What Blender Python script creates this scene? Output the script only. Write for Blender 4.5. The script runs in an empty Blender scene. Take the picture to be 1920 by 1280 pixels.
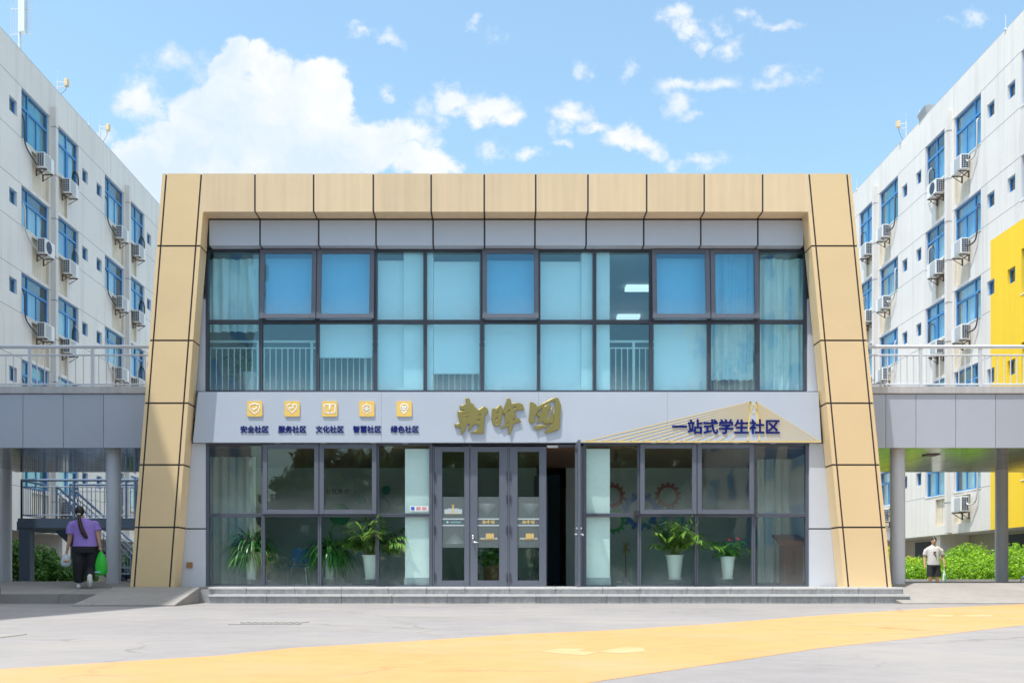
import bpy, bmesh, math, random
import numpy as np
from mathutils import Vector, Matrix
random.seed(7); np.random.seed(7)
scene = bpy.context.scene
R = math.radians

# ------------------------------------------------------------ camera
F = 1867.0; CX = 928.0; CY = 1084.0; ZC = 0.42      # a level 35 mm shift lens close to the ground
cam = bpy.data.cameras.new("camera"); cam_o = bpy.data.objects.new("camera", cam)
scene.collection.objects.link(cam_o)
cam.sensor_width = 36; cam.lens = 36 * F / 1920
cam.shift_x = (960 - CX) / 1920; cam.shift_y = (CY - 640) / 1920
cam.clip_end = 3000; cam.clip_start = 0.05
cam_o.location = (0, 0, ZC); cam_o.rotation_euler = (R(90), 0, 0)
scene.camera = cam_o
scene.view_settings.view_transform = 'Standard'; scene.view_settings.look = 'None'
scene.view_settings.exposure = 1.0; scene.view_settings.gamma = 1
scene.cycles.max_bounces = 10; scene.cycles.transparent_max_bounces = 24
scene.cycles.diffuse_bounces = 4; scene.cycles.glossy_bounces = 4
scene.cycles.use_denoising = True
scene.cycles.sample_clamp_indirect = 6

# ------------------------------------------------------------ sun and sky
SUN_DIR = Vector((1.15, 1.0, -4.1)).normalized()
sl = bpy.data.lights.new("sun", 'SUN'); sl.energy = 2.65; sl.angle = R(0.5); sl.color = (1.0, 0.965, 0.91)
so = bpy.data.objects.new("sun", sl); scene.collection.objects.link(so)
so.rotation_euler = SUN_DIR.to_track_quat('-Z', 'Y').to_euler(); so.location = (-20, -20, 60)

world = bpy.data.worlds.new("World"); scene.world = world; world.use_nodes = True
wn = world.node_tree; wn.nodes.clear()
def N(nt, t, **kw):
    n = nt.nodes.new(t)
    for k, v in kw.items():
        if k.startswith('i_'):
            n.inputs[int(k[2:])].default_value = v
        else: setattr(n, k, v)
    return n
def math_node(nt, op, a, b=None, c=None, clamp=False):
    n = nt.nodes.new('ShaderNodeMath'); n.operation = op; n.use_clamp = clamp
    for i, x in enumerate((a, b, c)):
        if x is None: continue
        if isinstance(x, (int, float)): n.inputs[i].default_value = x
        else: nt.links.new(x, n.inputs[i])
    return n.outputs[0]
def build_world():
    nt = wn; L = nt.links.new
    sky = N(nt, 'ShaderNodeTexSky'); sky.sky_type = 'NISHITA'; sky.sun_disc = False
    sky.sun_elevation = R(69.6); sky.sun_rotation = math.atan2(-1.15, -1.0)
    sky.air_density = 1.4; sky.dust_density = 1.6; sky.ozone_density = 3.0
    bg = N(nt, 'ShaderNodeBackground'); bg.inputs[1].default_value = 0.125
    hue = N(nt, 'ShaderNodeVectorMath', operation='MULTIPLY'); hue.inputs[1].default_value = (0.98, 1.055, 0.97); L(sky.outputs[0], hue.inputs[0]); L(hue.outputs[0], bg.inputs[0])
    tc = N(nt, 'ShaderNodeTexCoord'); sep = N(nt, 'ShaderNodeSeparateXYZ'); L(tc.outputs['Generated'], sep.inputs[0])
    y = math_node(nt, 'MAXIMUM', sep.outputs[1], 0.02)
    u = math_node(nt, 'DIVIDE', sep.outputs[0], y); v = math_node(nt, 'DIVIDE', sep.outputs[2], y)
    cmb = N(nt, 'ShaderNodeCombineXYZ'); L(u, cmb.inputs[0]); L(v, cmb.inputs[1])
    # billow: distort the directions with two octaves of noise
    n1 = N(nt, 'ShaderNodeTexNoise'); n1.inputs['Scale'].default_value = 14; n1.inputs['Detail'].default_value = 9; n1.inputs['Roughness'].default_value = 0.62
    L(cmb.outputs[0], n1.inputs['Vector'])
    sub = N(nt, 'ShaderNodeVectorMath', operation='SUBTRACT'); L(n1.outputs['Color'], sub.inputs[0]); sub.inputs[1].default_value = (0.5, 0.5, 0.5)
    scl = N(nt, 'ShaderNodeVectorMath', operation='SCALE'); L(sub.outputs[0], scl.inputs[0]); scl.inputs['Scale'].default_value = 0.075
    add = N(nt, 'ShaderNodeVectorMath', operation='ADD'); L(cmb.outputs[0], add.inputs[0]); L(scl.outputs[0], add.inputs[1])
    blobs = [(430,119,52,46,1),(503,128,66,50,1),(594,158,66,56,1),(634,190,46,46,1),(528,196,125,90,1),(426,196,98,76,1),(364,207,66,52,1),
      (270,195,52,50,.8),(339,290,105,60,1),(262,308,58,50,1),(455,290,150,80,1),(565,290,140,80,1),(692,280,100,62,1),(769,262,56,40,.8),(790,305,66,44,1),(300,345,80,50,.9),
      (864,187,58,32,.95),(922,206,52,32,.95),(958,230,34,22,.8),(790,215,44,26,.35),(1056,218,44,22,.5),(1040,245,22,20,.35),(1106,238,48,17,.6),(1168,258,56,30,.85),(1206,266,46,26,.75),(1300,296,50,16,.3),
      (1268,33,30,26,.65),(1293,58,44,17,.65),(1322,74,28,22,.6),(1374,83,28,24,.55),(1350,48,18,14,.3),(1460,46,40,20,.6),(1402,29,22,12,.35),
      (1281,154,48,19,.65),(1356,150,44,20,.55),(1272,187,30,22,.5),(1306,208,22,14,.5),(1443,167,54,20,.32),(1460,140,30,18,.3),
      (1093,133,18,16,.4),(1168,137,19,20,.42),(997,300,32,16,.55),(914,279,28,19,.42),(889,42,30,13,.45),(935,60,26,12,.28),(688,60,44,17,.5),(725,72,26,20,.5),(668,45,24,12,.4),(725,188,18,14,.4),
      (335,112,56,30,.38),(360,125,40,30,.35),(1062,276,18,10,.35),(212,262,30,24,.5),(1830,30,22,14,.25),(1795,50,26,12,.25)]
    acc = None
    blobs += [(360,250,110,60,1), (620,250,90,60,1), (500,320,230,40,1), (330,330,110,40,1)]
    for (bx, by, rx, ry, w) in blobs:
        if w == 1: w, rx, ry = 1.45, rx * .97, ry * .97
        elif rx < 60: w, rx = w * .82, rx * 1.12
        a = N(nt, 'ShaderNodeVectorMath', operation='MULTIPLY_ADD')
        c = ((bx - CX) / F, (CY - by) / F); r = (rx / F, ry / F)
        L(add.outputs[0], a.inputs[0]); a.inputs[1].default_value = (1 / r[0], 1 / r[1], 0); a.inputs[2].default_value = (-c[0] / r[0], -c[1] / r[1], 0)
        l = N(nt, 'ShaderNodeVectorMath', operation='LENGTH'); L(a.outputs[0], l.inputs[0])
        d = math_node(nt, 'MULTIPLY_ADD', l.outputs['Value'], -w, w)
        acc = d if acc is None else math_node(nt, 'MAXIMUM', acc, d)
    n2 = N(nt, 'ShaderNodeTexNoise'); n2.inputs['Scale'].default_value = 30; n2.inputs['Detail'].default_value = 10; n2.inputs['Roughness'].default_value = 0.65
    L(cmb.outputs[0], n2.inputs['Vector'])
    nn = math_node(nt, 'MULTIPLY_ADD', n2.outputs['Fac'], 1.25, -0.57)
    den = math_node(nt, 'ADD', acc, nn)
    mr = N(nt, 'ShaderNodeMapRange'); mr.interpolation_type = 'SMOOTHSTEP'
    L(den, mr.inputs[0]); mr.inputs[1].default_value = 0.0; mr.inputs[2].default_value = 0.56; mr.inputs[3].default_value = 0; mr.inputs[4].default_value = 0.96
    front = math_node(nt, 'GREATER_THAN', sep.outputs[1], 0.05); up = math_node(nt, 'GREATER_THAN', sep.outputs[2], 0.0)
    dens = math_node(nt, 'MULTIPLY', math_node(nt, 'MULTIPLY', mr.outputs[0], front), up)
    # unseen broken cloud overhead and behind the viewer, added to brighten the shade
    n4 = N(nt, 'ShaderNodeTexNoise'); n4.inputs['Scale'].default_value = 3.2; n4.inputs['Detail'].default_value = 8; n4.inputs['Roughness'].default_value = 0.58; L(tc.outputs['Generated'], n4.inputs['Vector'])
    def smooth(x, a, b):
        r = N(nt, 'ShaderNodeMapRange'); r.interpolation_type = 'SMOOTHSTEP'; L(x, r.inputs[0]); r.inputs[1].default_value = a; r.inputs[2].default_value = b; return r.outputs[0]
    over = math_node(nt, 'MULTIPLY', smooth(n4.outputs['Fac'], 0.36, 0.56), smooth(sep.outputs[2], 0.62, 0.74))
    over = math_node(nt, 'MULTIPLY', over, 0.95)
    # cloud shading: billows catch light, hollows stay bluish
    n3 = N(nt, 'ShaderNodeTexNoise'); n3.inputs['Scale'].default_value = 11; n3.inputs['Detail'].default_value = 8; n3.inputs['Roughness'].default_value = 0.55
    off = N(nt, 'ShaderNodeVectorMath', operation='ADD'); L(add.outputs[0], off.inputs[0]); off.inputs[1].default_value = (0.004, -0.008, 0.3); L(off.outputs[0], n3.inputs['Vector'])
    rp = N(nt, 'ShaderNodeValToRGB'); L(n3.outputs['Fac'], rp.inputs[0])
    rp.color_ramp.elements[0].position = 0.36; rp.color_ramp.elements[0].color = (0.60, 0.70, 0.82, 1)
    rp.color_ramp.elements[1].position = 0.60; rp.color_ramp.elements[1].color = (0.80, 0.81, 0.83, 1)
    bg2 = N(nt, 'ShaderNodeBackground'); bg2.inputs[1].default_value = 0.64; L(rp.outputs[0], bg2.inputs[0])
    mix = N(nt, 'ShaderNodeMixShader'); L(dens, mix.inputs[0]); L(bg.outputs[0], mix.inputs[1]); L(bg2.outputs[0], mix.inputs[2])
    bg3 = N(nt, 'ShaderNodeBackground'); bg3.inputs[0].default_value = (0.98, 0.98, 0.98, 1); bg3.inputs[1].default_value = 1.08
    mix2 = N(nt, 'ShaderNodeMixShader'); L(over, mix2.inputs[0]); L(mix.outputs[0], mix2.inputs[1]); L(bg3.outputs[0], mix2.inputs[2])
    out = N(nt, 'ShaderNodeOutputWorld'); L(mix2.outputs[0], out.inputs[0])
build_world()

# ------------------------------------------------------------ helpers
COL = scene.collection
def at(px, py, y): return Vector(((px - CX) * y / F, y, ZC + (CY - py) * y / F))
def ax(px, y): return (px - CX) * y / F
def az(py, y): return ZC + (CY - py) * y / F
def tag(o, label=None, cat=None, group=None, kind=None):
    if label: o['label'] = label
    if cat: o['category'] = cat
    if group: o['group'] = group
    if kind: o['kind'] = kind
    return o
def empty(name, loc=(0, 0, 0), label=None, cat=None, group=None, rz=0):
    o = bpy.data.objects.new(name, None); COL.objects.link(o); o.location = loc; o.rotation_euler = (0, 0, rz)
    o.empty_display_size = 0.2
    return tag(o, label, cat, group)
def link_mesh(name, me, parent=None, loc=(0, 0, 0)):
    o = bpy.data.objects.new(name, me); COL.objects.link(o); o.location = loc
    if parent: o.parent = parent
    return o
def copy_tree(o, parent=None):
    c = o.copy(); COL.objects.link(c); c.parent = parent
    for ch in list(o.children): copy_tree(ch, c)
    return c
class MB:
    def __init__(s): s.v = []; s.f = []
    def add(s, vs, fs):
        b = len(s.v); s.v += [tuple(p) for p in vs]; s.f += [tuple(b + i for i in f) for f in fs]; return s
    def quad(s, a, b, c, d): return s.add([a, b, c, d], [(0, 1, 2, 3)])
    def hexa(s, p): return s.add(p, [(0, 3, 2, 1), (4, 5, 6, 7), (0, 1, 5, 4), (1, 2, 6, 5), (2, 3, 7, 6), (3, 0, 4, 7)])
    def box(s, x0, x1, y0, y1, z0, z1):
        return s.hexa([(x0, y0, z0), (x1, y0, z0), (x1, y1, z0), (x0, y1, z0), (x0, y0, z1), (x1, y0, z1), (x1, y1, z1), (x0, y1, z1)])
    def prism(s, poly, y0, y1):           # poly of (x, z), extruded along y
        n = len(poly); v = [(x, y0, z) for x, z in poly] + [(x, y1, z) for x, z in poly]
        return s.add(v, [tuple(range(n)), tuple(range(2 * n - 1, n - 1, -1))] + [(i, n + i, n + (i + 1) % n, (i + 1) % n) for i in range(n)])
    def slab(s, poly, z0, z1):            # poly of (x, y)
        n = len(poly); v = [(x, y, z0) for x, y in poly] + [(x, y, z1) for x, y in poly]
        return s.add(v, [tuple(range(n - 1, -1, -1)), tuple(range(n, 2 * n))] + [(i, (i + 1) % n, n + (i + 1) % n, n + i) for i in range(n)])
    def profile(s, poly, x0, x1):         # poly of (y, z), extruded along x
        n = len(poly); v = [(x0, y, z) for y, z in poly] + [(x1, y, z) for y, z in poly]
        return s.add(v, [tuple(range(n)), tuple(range(2 * n - 1, n - 1, -1))] + [(i, n + i, n + (i + 1) % n, (i + 1) % n) for i in range(n)])
    def tube(s, pts, r, n=8, caps=True, flat=1.0, closed=False):
        pts = [Vector(p) for p in pts]; m = len(pts)
        rs = r if isinstance(r, (list, tuple)) else [r] * m
        vs = []; fs = []; prev = None
        for i, p in enumerate(pts):
            if closed: t = pts[(i + 1) % m] - pts[i - 1]
            else: t = pts[min(i + 1, m - 1)] - pts[max(i - 1, 0)]
            t = t.normalized() if t.length > 1e-9 else Vector((0, 0, 1))
            if prev is None:
                ref = Vector((0, 0, 1)) if abs(t.z) < 0.9 else Vector((0, 1, 0))
                a = t.cross(ref).normalized()
            else:
                a = prev - t * prev.dot(t); a = a.normalized() if a.length > 1e-6 else t.orthogonal().normalized()
            b = t.cross(a); prev = a
            for k in range(n):
                th = 2 * math.pi * k / n
                vs.append(p + (a * math.cos(th) + b * math.sin(th) * flat) * rs[i])
        for i in range(m if closed else m - 1):
            j = (i + 1) % m
            for k in range(n): fs.append((i * n + k, i * n + (k + 1) % n, j * n + (k + 1) % n, j * n + k))
        if caps and not closed: fs += [tuple(range(n - 1, -1, -1)), tuple(range((m - 1) * n, m * n))]
        return s.add(vs, fs)
    def lathe(s, c, prof, n=20, sx=1.0, sy=1.0):      # prof of (r, z)
        vs = []; fs = []
        for r, z in prof:
            for k in range(n):
                th = 2 * math.pi * k / n; vs.append((c[0] + r * sx * math.cos(th), c[1] + r * sy * math.sin(th), c[2] + z))
        m = len(prof)
        for i in range(m - 1):
            for k in range(n): fs.append((i * n + k, i * n + (k + 1) % n, (i + 1) * n + (k + 1) % n, (i + 1) * n + k))
        fs += [tuple(range(n - 1, -1, -1)), tuple(range((m - 1) * n, m * n))]
        return s.add(vs, fs)
    def rings(s, rr, n=20):               # rr of (cx, cy, cz, rx, ry): horizontal ellipses
        vs = []; fs = []
        for cx, cy, cz, rx, ry in rr:
            for k in range(n):
                th = 2 * math.pi * k / n; vs.append((cx + rx * math.cos(th), cy + ry * math.sin(th), cz))
        m = len(rr)
        for i in range(m - 1):
            for k in range(n): fs.append((i * n + k, i * n + (k + 1) % n, (i + 1) * n + (k + 1) % n, (i + 1) * n + k))
        fs += [tuple(range(n - 1, -1, -1)), tuple(range((m - 1) * n, m * n))]
        return s.add(vs, fs)
    def ball(s, c, r, n=14, m=9):
        rx, ry, rz = r if isinstance(r, (tuple, list)) else (r, r, r)
        return s.rings([(c[0], c[1], c[2] + rz * -math.cos(math.pi * (i + .02) / (m + .04)), max(rx * math.sin(math.pi * (i + .02) / (m + .04)), .0005), max(ry * math.sin(math.pi * (i + .02) / (m + .04)), .0005)) for i in range(m + 1)], n)
    def mesh(s, name, m, smooth=False, recalc=True, bevel=0, uvs=False):
        me = bpy.data.meshes.new(name); me.from_pydata(s.v, [], s.f)
        if recalc or bevel:
            bm = bmesh.new(); bm.from_mesh(me)
            bmesh.ops.recalc_face_normals(bm, faces=bm.faces)
            if bevel: bmesh.ops.bevel(bm, geom=[e for e in bm.edges], offset=bevel, segments=2, affect='EDGES', clamp_overlap=True)
            bm.to_mesh(me); bm.free()
        if m: me.materials.append(m)
        if smooth:
            me.polygons.foreach_set('use_smooth', [True] * len(me.polygons))
        me.update(); return me
    def build(s, name, m, parent=None, **kw):
        return link_mesh(name, s.mesh(name, m, **kw), parent)
def shade_auto(o, ang=40):
    me = o.data
    me.polygons.foreach_set('use_smooth', [True] * len(me.polygons))
    me.set_sharp_from_angle(angle=R(ang))
    return o
def fuse(mb, name, m, parent, voxel=0.012, smooth=6):
    """Close overlapping lofts into one continuous skin."""
    me = mb.mesh(name, m, recalc=True)
    o = bpy.data.objects.new(name, me); COL.objects.link(o)
    r = o.modifiers.new("r", 'REMESH'); r.mode = 'VOXEL'; r.voxel_size = voxel
    sm = o.modifiers.new("s", 'SMOOTH'); sm.factor = 0.5; sm.iterations = smooth
    dg = bpy.context.evaluated_depsgraph_get()
    me2 = bpy.data.meshes.new_from_object(o.evaluated_get(dg)); me2.name = name
    bpy.data.objects.remove(o); bpy.data.meshes.remove(me)
    me2.materials.clear(); me2.materials.append(m)
    me2.polygons.foreach_set('use_smooth', [True] * len(me2.polygons))
    return link_mesh(name, me2, parent)
def curve_mesh(name, outlines, m, extrude=0.02, bevel=0.003):
    """Closed outlines (x, z) with holes, extruded towards the viewer's side (-y)."""
    cu = bpy.data.curves.new(name, 'CURVE'); cu.dimensions = '2D'; cu.fill_mode = 'BOTH'; cu.extrude = extrude; cu.bevel_depth = bevel; cu.bevel_resolution = 1
    for pts in outlines:
        sp = cu.splines.new('POLY'); sp.points.add(len(pts) - 1)
        for p, q in zip(sp.points, pts): p.co = (q[0], q[1], 0, 1)
        sp.use_cyclic_u = True
    o = bpy.data.objects.new(name, cu); COL.objects.link(o)
    me = bpy.data.meshes.new_from_object(o.evaluated_get(bpy.context.evaluated_depsgraph_get()))
    bpy.data.objects.remove(o); bpy.data.curves.remove(cu)
    me.transform(Matrix.Rotation(R(90), 4, 'X')); me.name = name
    me.materials.clear(); me.materials.append(m); return me
def text_mesh(name, txt, size, m, extrude=0.01, offset=0.0, width=None, height=None):
    cu = bpy.data.curves.new(name, 'FONT'); cu.body = txt; cu.size = size; cu.extrude = extrude
    cu.resolution_u = 3
    o = bpy.data.objects.new(name, cu); COL.objects.link(o)
    me = bpy.data.meshes.new_from_object(o.evaluated_get(bpy.context.evaluated_depsgraph_get()))
    bpy.data.objects.remove(o); bpy.data.curves.remove(cu)
    co = np.empty(len(me.vertices) * 3); me.vertices.foreach_get('co', co); co = co.reshape(-1, 3)
    lo, hi = co.min(0), co.max(0)
    co[:, :2] -= (lo[:2] + hi[:2]) / 2
    if width: co[:, 0] *= (width - 2 * offset) / (hi[0] - lo[0])
    if height: co[:, 1] *= (height - 2 * offset) / (hi[1] - lo[1])
    fs = [tuple(p.vertices) for p in me.polygons]; bpy.data.meshes.remove(me)
    b = MB()      # heavier strokes: the same outlines nudged round a small circle, each a hair deeper
    k = [(0, 0)] + ([(offset * math.cos(i * math.pi / 4), offset * math.sin(i * math.pi / 4)) for i in range(8)] if offset else [])
    for i, (dx, dy) in enumerate(k): b.add(co + np.array([dx, dy, -i * extrude * .02]), fs)
    me = b.mesh(name, m, recalc=False)
    me.transform(Matrix.Rotation(R(90), 4, 'X')); return me

# ------------------------------------------------------------ materials
def P(name, col, rough=0.6, metal=0.0, spec=0.5, var=0.0, vscale=3.0, bump=0.0, bscale=40.0, emit=None, streak=0.0, coat=0.0, island=0.0):
    m = bpy.data.materials.new(name); m.use_nodes = True; nt = m.node_tree; b = nt.nodes['Principled BSDF']; L = nt.links.new
    b.inputs['Roughness'].default_value = rough; b.inputs['Metallic'].default_value = metal
    b.inputs['Specular IOR Level'].default_value = spec
    if coat: b.inputs['Coat Weight'].default_value = coat
    b.inputs['Base Color'].default_value = (*col, 1)
    tc = N(nt, 'ShaderNodeTexCoord')
    if var or streak or island:
        cur = None
        if island:      # every panel a slightly different tone
            g_ = N(nt, 'ShaderNodeNewGeometry'); cur = math_node(nt, 'MULTIPLY_ADD', g_.outputs['Random Per Island'], 2 * island, 1 - island)
        if var:
            n = N(nt, 'ShaderNodeTexNoise'); n.inputs['Scale'].default_value = vscale; n.inputs['Detail'].default_value = 8; n.inputs['Roughness'].default_value = 0.65
            L(tc.outputs['Object'], n.inputs['Vector'])
            r = N(nt, 'ShaderNodeMapRange'); L(n.outputs['Fac'], r.inputs[0]); r.inputs[1].default_value = 0.25; r.inputs[2].default_value = 0.75
            r.inputs[3].default_value = 1 - var; r.inputs[4].default_value = 1 + var
            cur = r.outputs[0] if cur is None else math_node(nt, 'MULTIPLY', cur, r.outputs[0])
        if streak:
            mp = N(nt, 'ShaderNodeMapping'); mp.inputs['Scale'].default_value = (9, 9, 0.35); L(tc.outputs['Object'], mp.inputs[0])
            n2 = N(nt, 'ShaderNodeTexNoise'); n2.inputs['Scale'].default_value = 1.0; n2.inputs['Detail'].default_value = 6; L(mp.outputs[0], n2.inputs['Vector'])
            r2 = N(nt, 'ShaderNodeMapRange'); L(n2.outputs['Fac'], r2.inputs[0]); r2.inputs[1].default_value = 0.3; r2.inputs[2].default_value = 0.62; r2.inputs[3].default_value = 1 - streak; r2.inputs[4].default_value = 1
            cur = r2.outputs[0] if cur is None else math_node(nt, 'MULTIPLY', cur, r2.outputs[0])
        mx = N(nt, 'ShaderNodeVectorMath', operation='SCALE'); mx.inputs[0].default_value = col; L(cur, mx.inputs['Scale']); L(mx.outputs[0], b.inputs['Base Color'])
    if bump:
        n = N(nt, 'ShaderNodeTexNoise'); n.inputs['Scale'].default_value = bscale; n.inputs['Detail'].default_value = 6; L(tc.outputs['Object'], n.inputs['Vector'])
        bp = N(nt, 'ShaderNodeBump'); bp.inputs['Strength'].default_value = bump; bp.inputs['Distance'].default_value = 0.01; L(n.outputs['Fac'], bp.inputs['Height']); L(bp.outputs[0], b.inputs['Normal'])
    if emit:
        b.inputs['Emission Color'].default_value = (*col, 1); b.inputs['Emission Strength'].default_value = emit
    return m
def GLASS(name, tint, ior=1.9, dust=0.0, wave=0.02, rough=0.0, film=0.0, wscale=1.3, refl=(0.93, 0.98, 1)):
    m = bpy.data.materials.new(name); m.use_nodes = True; nt = m.node_tree; nt.nodes.clear(); L = nt.links.new
    out = N(nt, 'ShaderNodeOutputMaterial'); tr = N(nt, 'ShaderNodeBsdfTransparent'); tr.inputs[0].default_value = (*tint, 1)
    gl = N(nt, 'ShaderNodeBsdfGlossy'); gl.inputs['Roughness'].default_value = rough; gl.inputs[0].default_value = (*refl, 1)
    fr = N(nt, 'ShaderNodeFresnel'); tc = N(nt, 'ShaderNodeTexCoord'); geo = N(nt, 'ShaderNodeNewGeometry')
    L(math_node(nt, 'MULTIPLY_ADD', geo.outputs['Backfacing'], 1 / ior - ior, ior), fr.inputs[0])   # same mirror strength from both sides of the sheet
    if wave:
        n = N(nt, 'ShaderNodeTexNoise'); n.inputs['Scale'].default_value = wscale; n.inputs['Detail'].default_value = 2; L(geo.outputs['Position'], n.inputs['Vector'])
        bp = N(nt, 'ShaderNodeBump'); bp.inputs['Strength'].default_value = wave; bp.inputs['Distance'].default_value = 0.3; L(n.outputs['Fac'], bp.inputs['Height']); L(bp.outputs[0], gl.inputs['Normal'])
    mx = N(nt, 'ShaderNodeMixShader'); L(fr.outputs[0], mx.inputs[0]); L(tr.outputs[0], mx.inputs[1]); L(gl.outputs[0], mx.inputs[2])
    cur = mx.outputs[0]
    if dust or film:
        df = N(nt, 'ShaderNodeBsdfDiffuse'); df.inputs[0].default_value = (0.78, 0.82, 0.82, 1)
        sp = N(nt, 'ShaderNodeSeparateXYZ'); L(tc.outputs['Generated'], sp.inputs[0])
        n = N(nt, 'ShaderNodeTexNoise'); n.inputs['Scale'].default_value = 2.2; n.inputs['Detail'].default_value = 7; n.inputs['Roughness'].default_value = 0.6; L(geo.outputs['Position'], n.inputs['Vector'])
        h = math_node(nt, 'MULTIPLY_ADD', n.outputs['Fac'], 0.5, 0.12)
        g = math_node(nt, 'SUBTRACT', h, sp.outputs[2]); g = math_node(nt, 'MULTIPLY', g, 2.2, clamp=True)
        g = math_node(nt, 'POWER', g, 1.3); g = math_node(nt, 'MULTIPLY_ADD', g, dust, film)
        m2 = N(nt, 'ShaderNodeMixShader'); L(g, m2.inputs[0]); L(cur, m2.inputs[1]); L(df.outputs[0], m2.inputs[2]); cur = m2.outputs[0]
    L(cur, out.inputs[0]); return m
def LEAF(name, c0, c1, c2, trans=0.35, rough=0.45):
    m = bpy.data.materials.new(name); m.use_nodes = True; nt = m.node_tree; nt.nodes.clear(); L = nt.links.new
    out = N(nt, 'ShaderNodeOutputMaterial'); geo = N(nt, 'ShaderNodeNewGeometry')
    rp = N(nt, 'ShaderNodeValToRGB'); L(geo.outputs['Random Per Island'], rp.inputs[0])
    e = rp.color_ramp.elements; e[0].color = (*c0, 1); e[1].color = (*c2, 1); k = e.new(0.5); k.color = (*c1, 1)
    b = N(nt, 'ShaderNodeBsdfPrincipled'); b.inputs['Roughness'].default_value = rough; L(rp.outputs[0], b.inputs['Base Color']); b.inputs['Specular IOR Level'].default_value = 0.4
    t = N(nt, 'ShaderNodeBsdfTranslucent'); sc = N(nt, 'ShaderNodeVectorMath', operation='SCALE'); L(rp.outputs[0], sc.inputs[0]); sc.inputs['Scale'].default_value = 1.5; L(sc.outputs[0], t.inputs[0])
    mx = N(nt, 'ShaderNodeMixShader'); mx.inputs[0].default_value = trans; L(b.outputs[0], mx.inputs[1]); L(t.outputs[0], mx.inputs[2]); L(mx.outputs[0], out.inputs[0]); return m
def TILE(name, col, bw=0.2, bh=0.06, mortar=0.86, var=0.012, plane='yz'):
    m = P(name, col, 0.45, spec=0.4); nt = m.node_tree; L = nt.links.new; b = nt.nodes['Principled BSDF']
    geo = N(nt, 'ShaderNodeNewGeometry'); sp = N(nt, 'ShaderNodeSeparateXYZ'); L(geo.outputs['Position'], sp.inputs[0]); cb = N(nt, 'ShaderNodeCombineXYZ')
    xy = math_node(nt, 'ADD', sp.outputs[0], sp.outputs[1]); L(xy, cb.inputs[0]); L(sp.outputs[2], cb.inputs[1])
    br = N(nt, 'ShaderNodeTexBrick'); br.inputs['Scale'].default_value = 1; br.inputs['Brick Width'].default_value = bw; br.inputs['Row Height'].default_value = bh; br.inputs['Mortar Size'].default_value = 0.006
    br.offset = 0.0; br.inputs['Mortar Smooth'].default_value = 0.3
    br.inputs['Color1'].default_value = (*[c * (1 + var) for c in col], 1); br.inputs['Color2'].default_value = (*[c * (1 - var) for c in col], 1); br.inputs['Mortar'].default_value = (*[c * mortar for c in col], 1)
    L(cb.outputs[0], br.inputs['Vector'])
    n = N(nt, 'ShaderNodeTexNoise'); n.inputs['Scale'].default_value = 0.35; n.inputs['Detail'].default_value = 8; L(geo.outputs['Position'], n.inputs['Vector'])
    r = N(nt, 'ShaderNodeMapRange'); L(n.outputs['Fac'], r.inputs[0]); r.inputs[1].default_value = 0.3; r.inputs[2].default_value = 0.7; r.inputs[3].default_value = 0.93; r.inputs[4].default_value = 1.04
    mp = N(nt, 'ShaderNodeVectorMath', operation='MULTIPLY'); L(geo.outputs['Position'], mp.inputs[0]); mp.inputs[1].default_value = (3.2, 3.2, .16)
    n2 = N(nt, 'ShaderNodeTexNoise'); n2.inputs['Scale'].default_value = 1.0; n2.inputs['Detail'].default_value = 7; n2.inputs['Roughness'].default_value = 0.62; L(mp.outputs[0], n2.inputs['Vector'])
    r2 = N(nt, 'ShaderNodeMapRange'); L(n2.outputs['Fac'], r2.inputs[0]); r2.inputs[1].default_value = 0.3; r2.inputs[2].default_value = 0.5; r2.inputs[3].default_value = 0.86; r2.inputs[4].default_value = 1.0
    sc = N(nt, 'ShaderNodeVectorMath', operation='SCALE'); L(br.outputs[0], sc.inputs[0]); L(math_node(nt, 'MULTIPLY', r.outputs[0], r2.outputs[0]), sc.inputs['Scale']); L(sc.outputs[0], b.inputs['Base Color']); return m

M = {}
M['tan'] = P('tan cladding', (0.76, 0.57, 0.32), 0.38, 0.0, 0.45, var=0.045, vscale=0.7, island=0.035)
M['tan_stained'] = P('stained tan cladding', (0.74, 0.57, 0.36), 0.38, 0.0, 0.45, var=0.06, vscale=0.6, streak=0.09, island=0.04)
M['joint'] = P('black joint', (0.03, 0.026, 0.03), 0.6)
M['grey_panel'] = P('silver grey panel', (0.47, 0.52, 0.60), 0.33, 0.0, 0.5, var=0.04, vscale=0.8, island=0.03)
M['light_panel'] = P('pale grey panel', (0.55, 0.58, 0.64), 0.4, 0.0, 0.4, var=0.02)
M['walk_panel'] = P('walkway panel', (0.41, 0.45, 0.53), 0.33, 0.0, 0.5, var=0.04, vscale=0.8, island=0.03)
M['alu'] = P('dark grey aluminium', (0.115, 0.128, 0.165), 0.42, 0.0, 0.5, var=0.06, vscale=6)
M['alu_shade_up'] = P('aluminium darkened for shade', (0.055, 0.062, 0.085), 0.42, 0.0, 0.5, var=0.06, vscale=6)  # upper frames: same aluminium, with the shade put into a darker colour
M['alu_shade_low'] = P('aluminium part darkened for shade', (0.085, 0.095, 0.125), 0.42, 0.0, 0.5, var=0.06, vscale=6)  # lower fixed frames: same aluminium, some shade put into the colour
M['alu_dark'] = P('darker aluminium', (0.05, 0.058, 0.08), 0.42, 0.0, 0.5, var=0.06, vscale=6)
M['glass_up'] = GLASS('blue coated glass', (0.82, 0.965, 0.995), 1.75, dust=0.12, wave=0.016, film=0.004, refl=(0.62, 0.88, 1.0))
M['glass_sash'] = GLASS('sash glass tinted as sky reflection', (0.62, 0.87, 0.965), 2.0, dust=0.12, wave=0.02, film=0.003, refl=(0.50, 0.82, 1.0))  # deeper tint stands in for blue sky mirrored in the sashes
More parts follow.
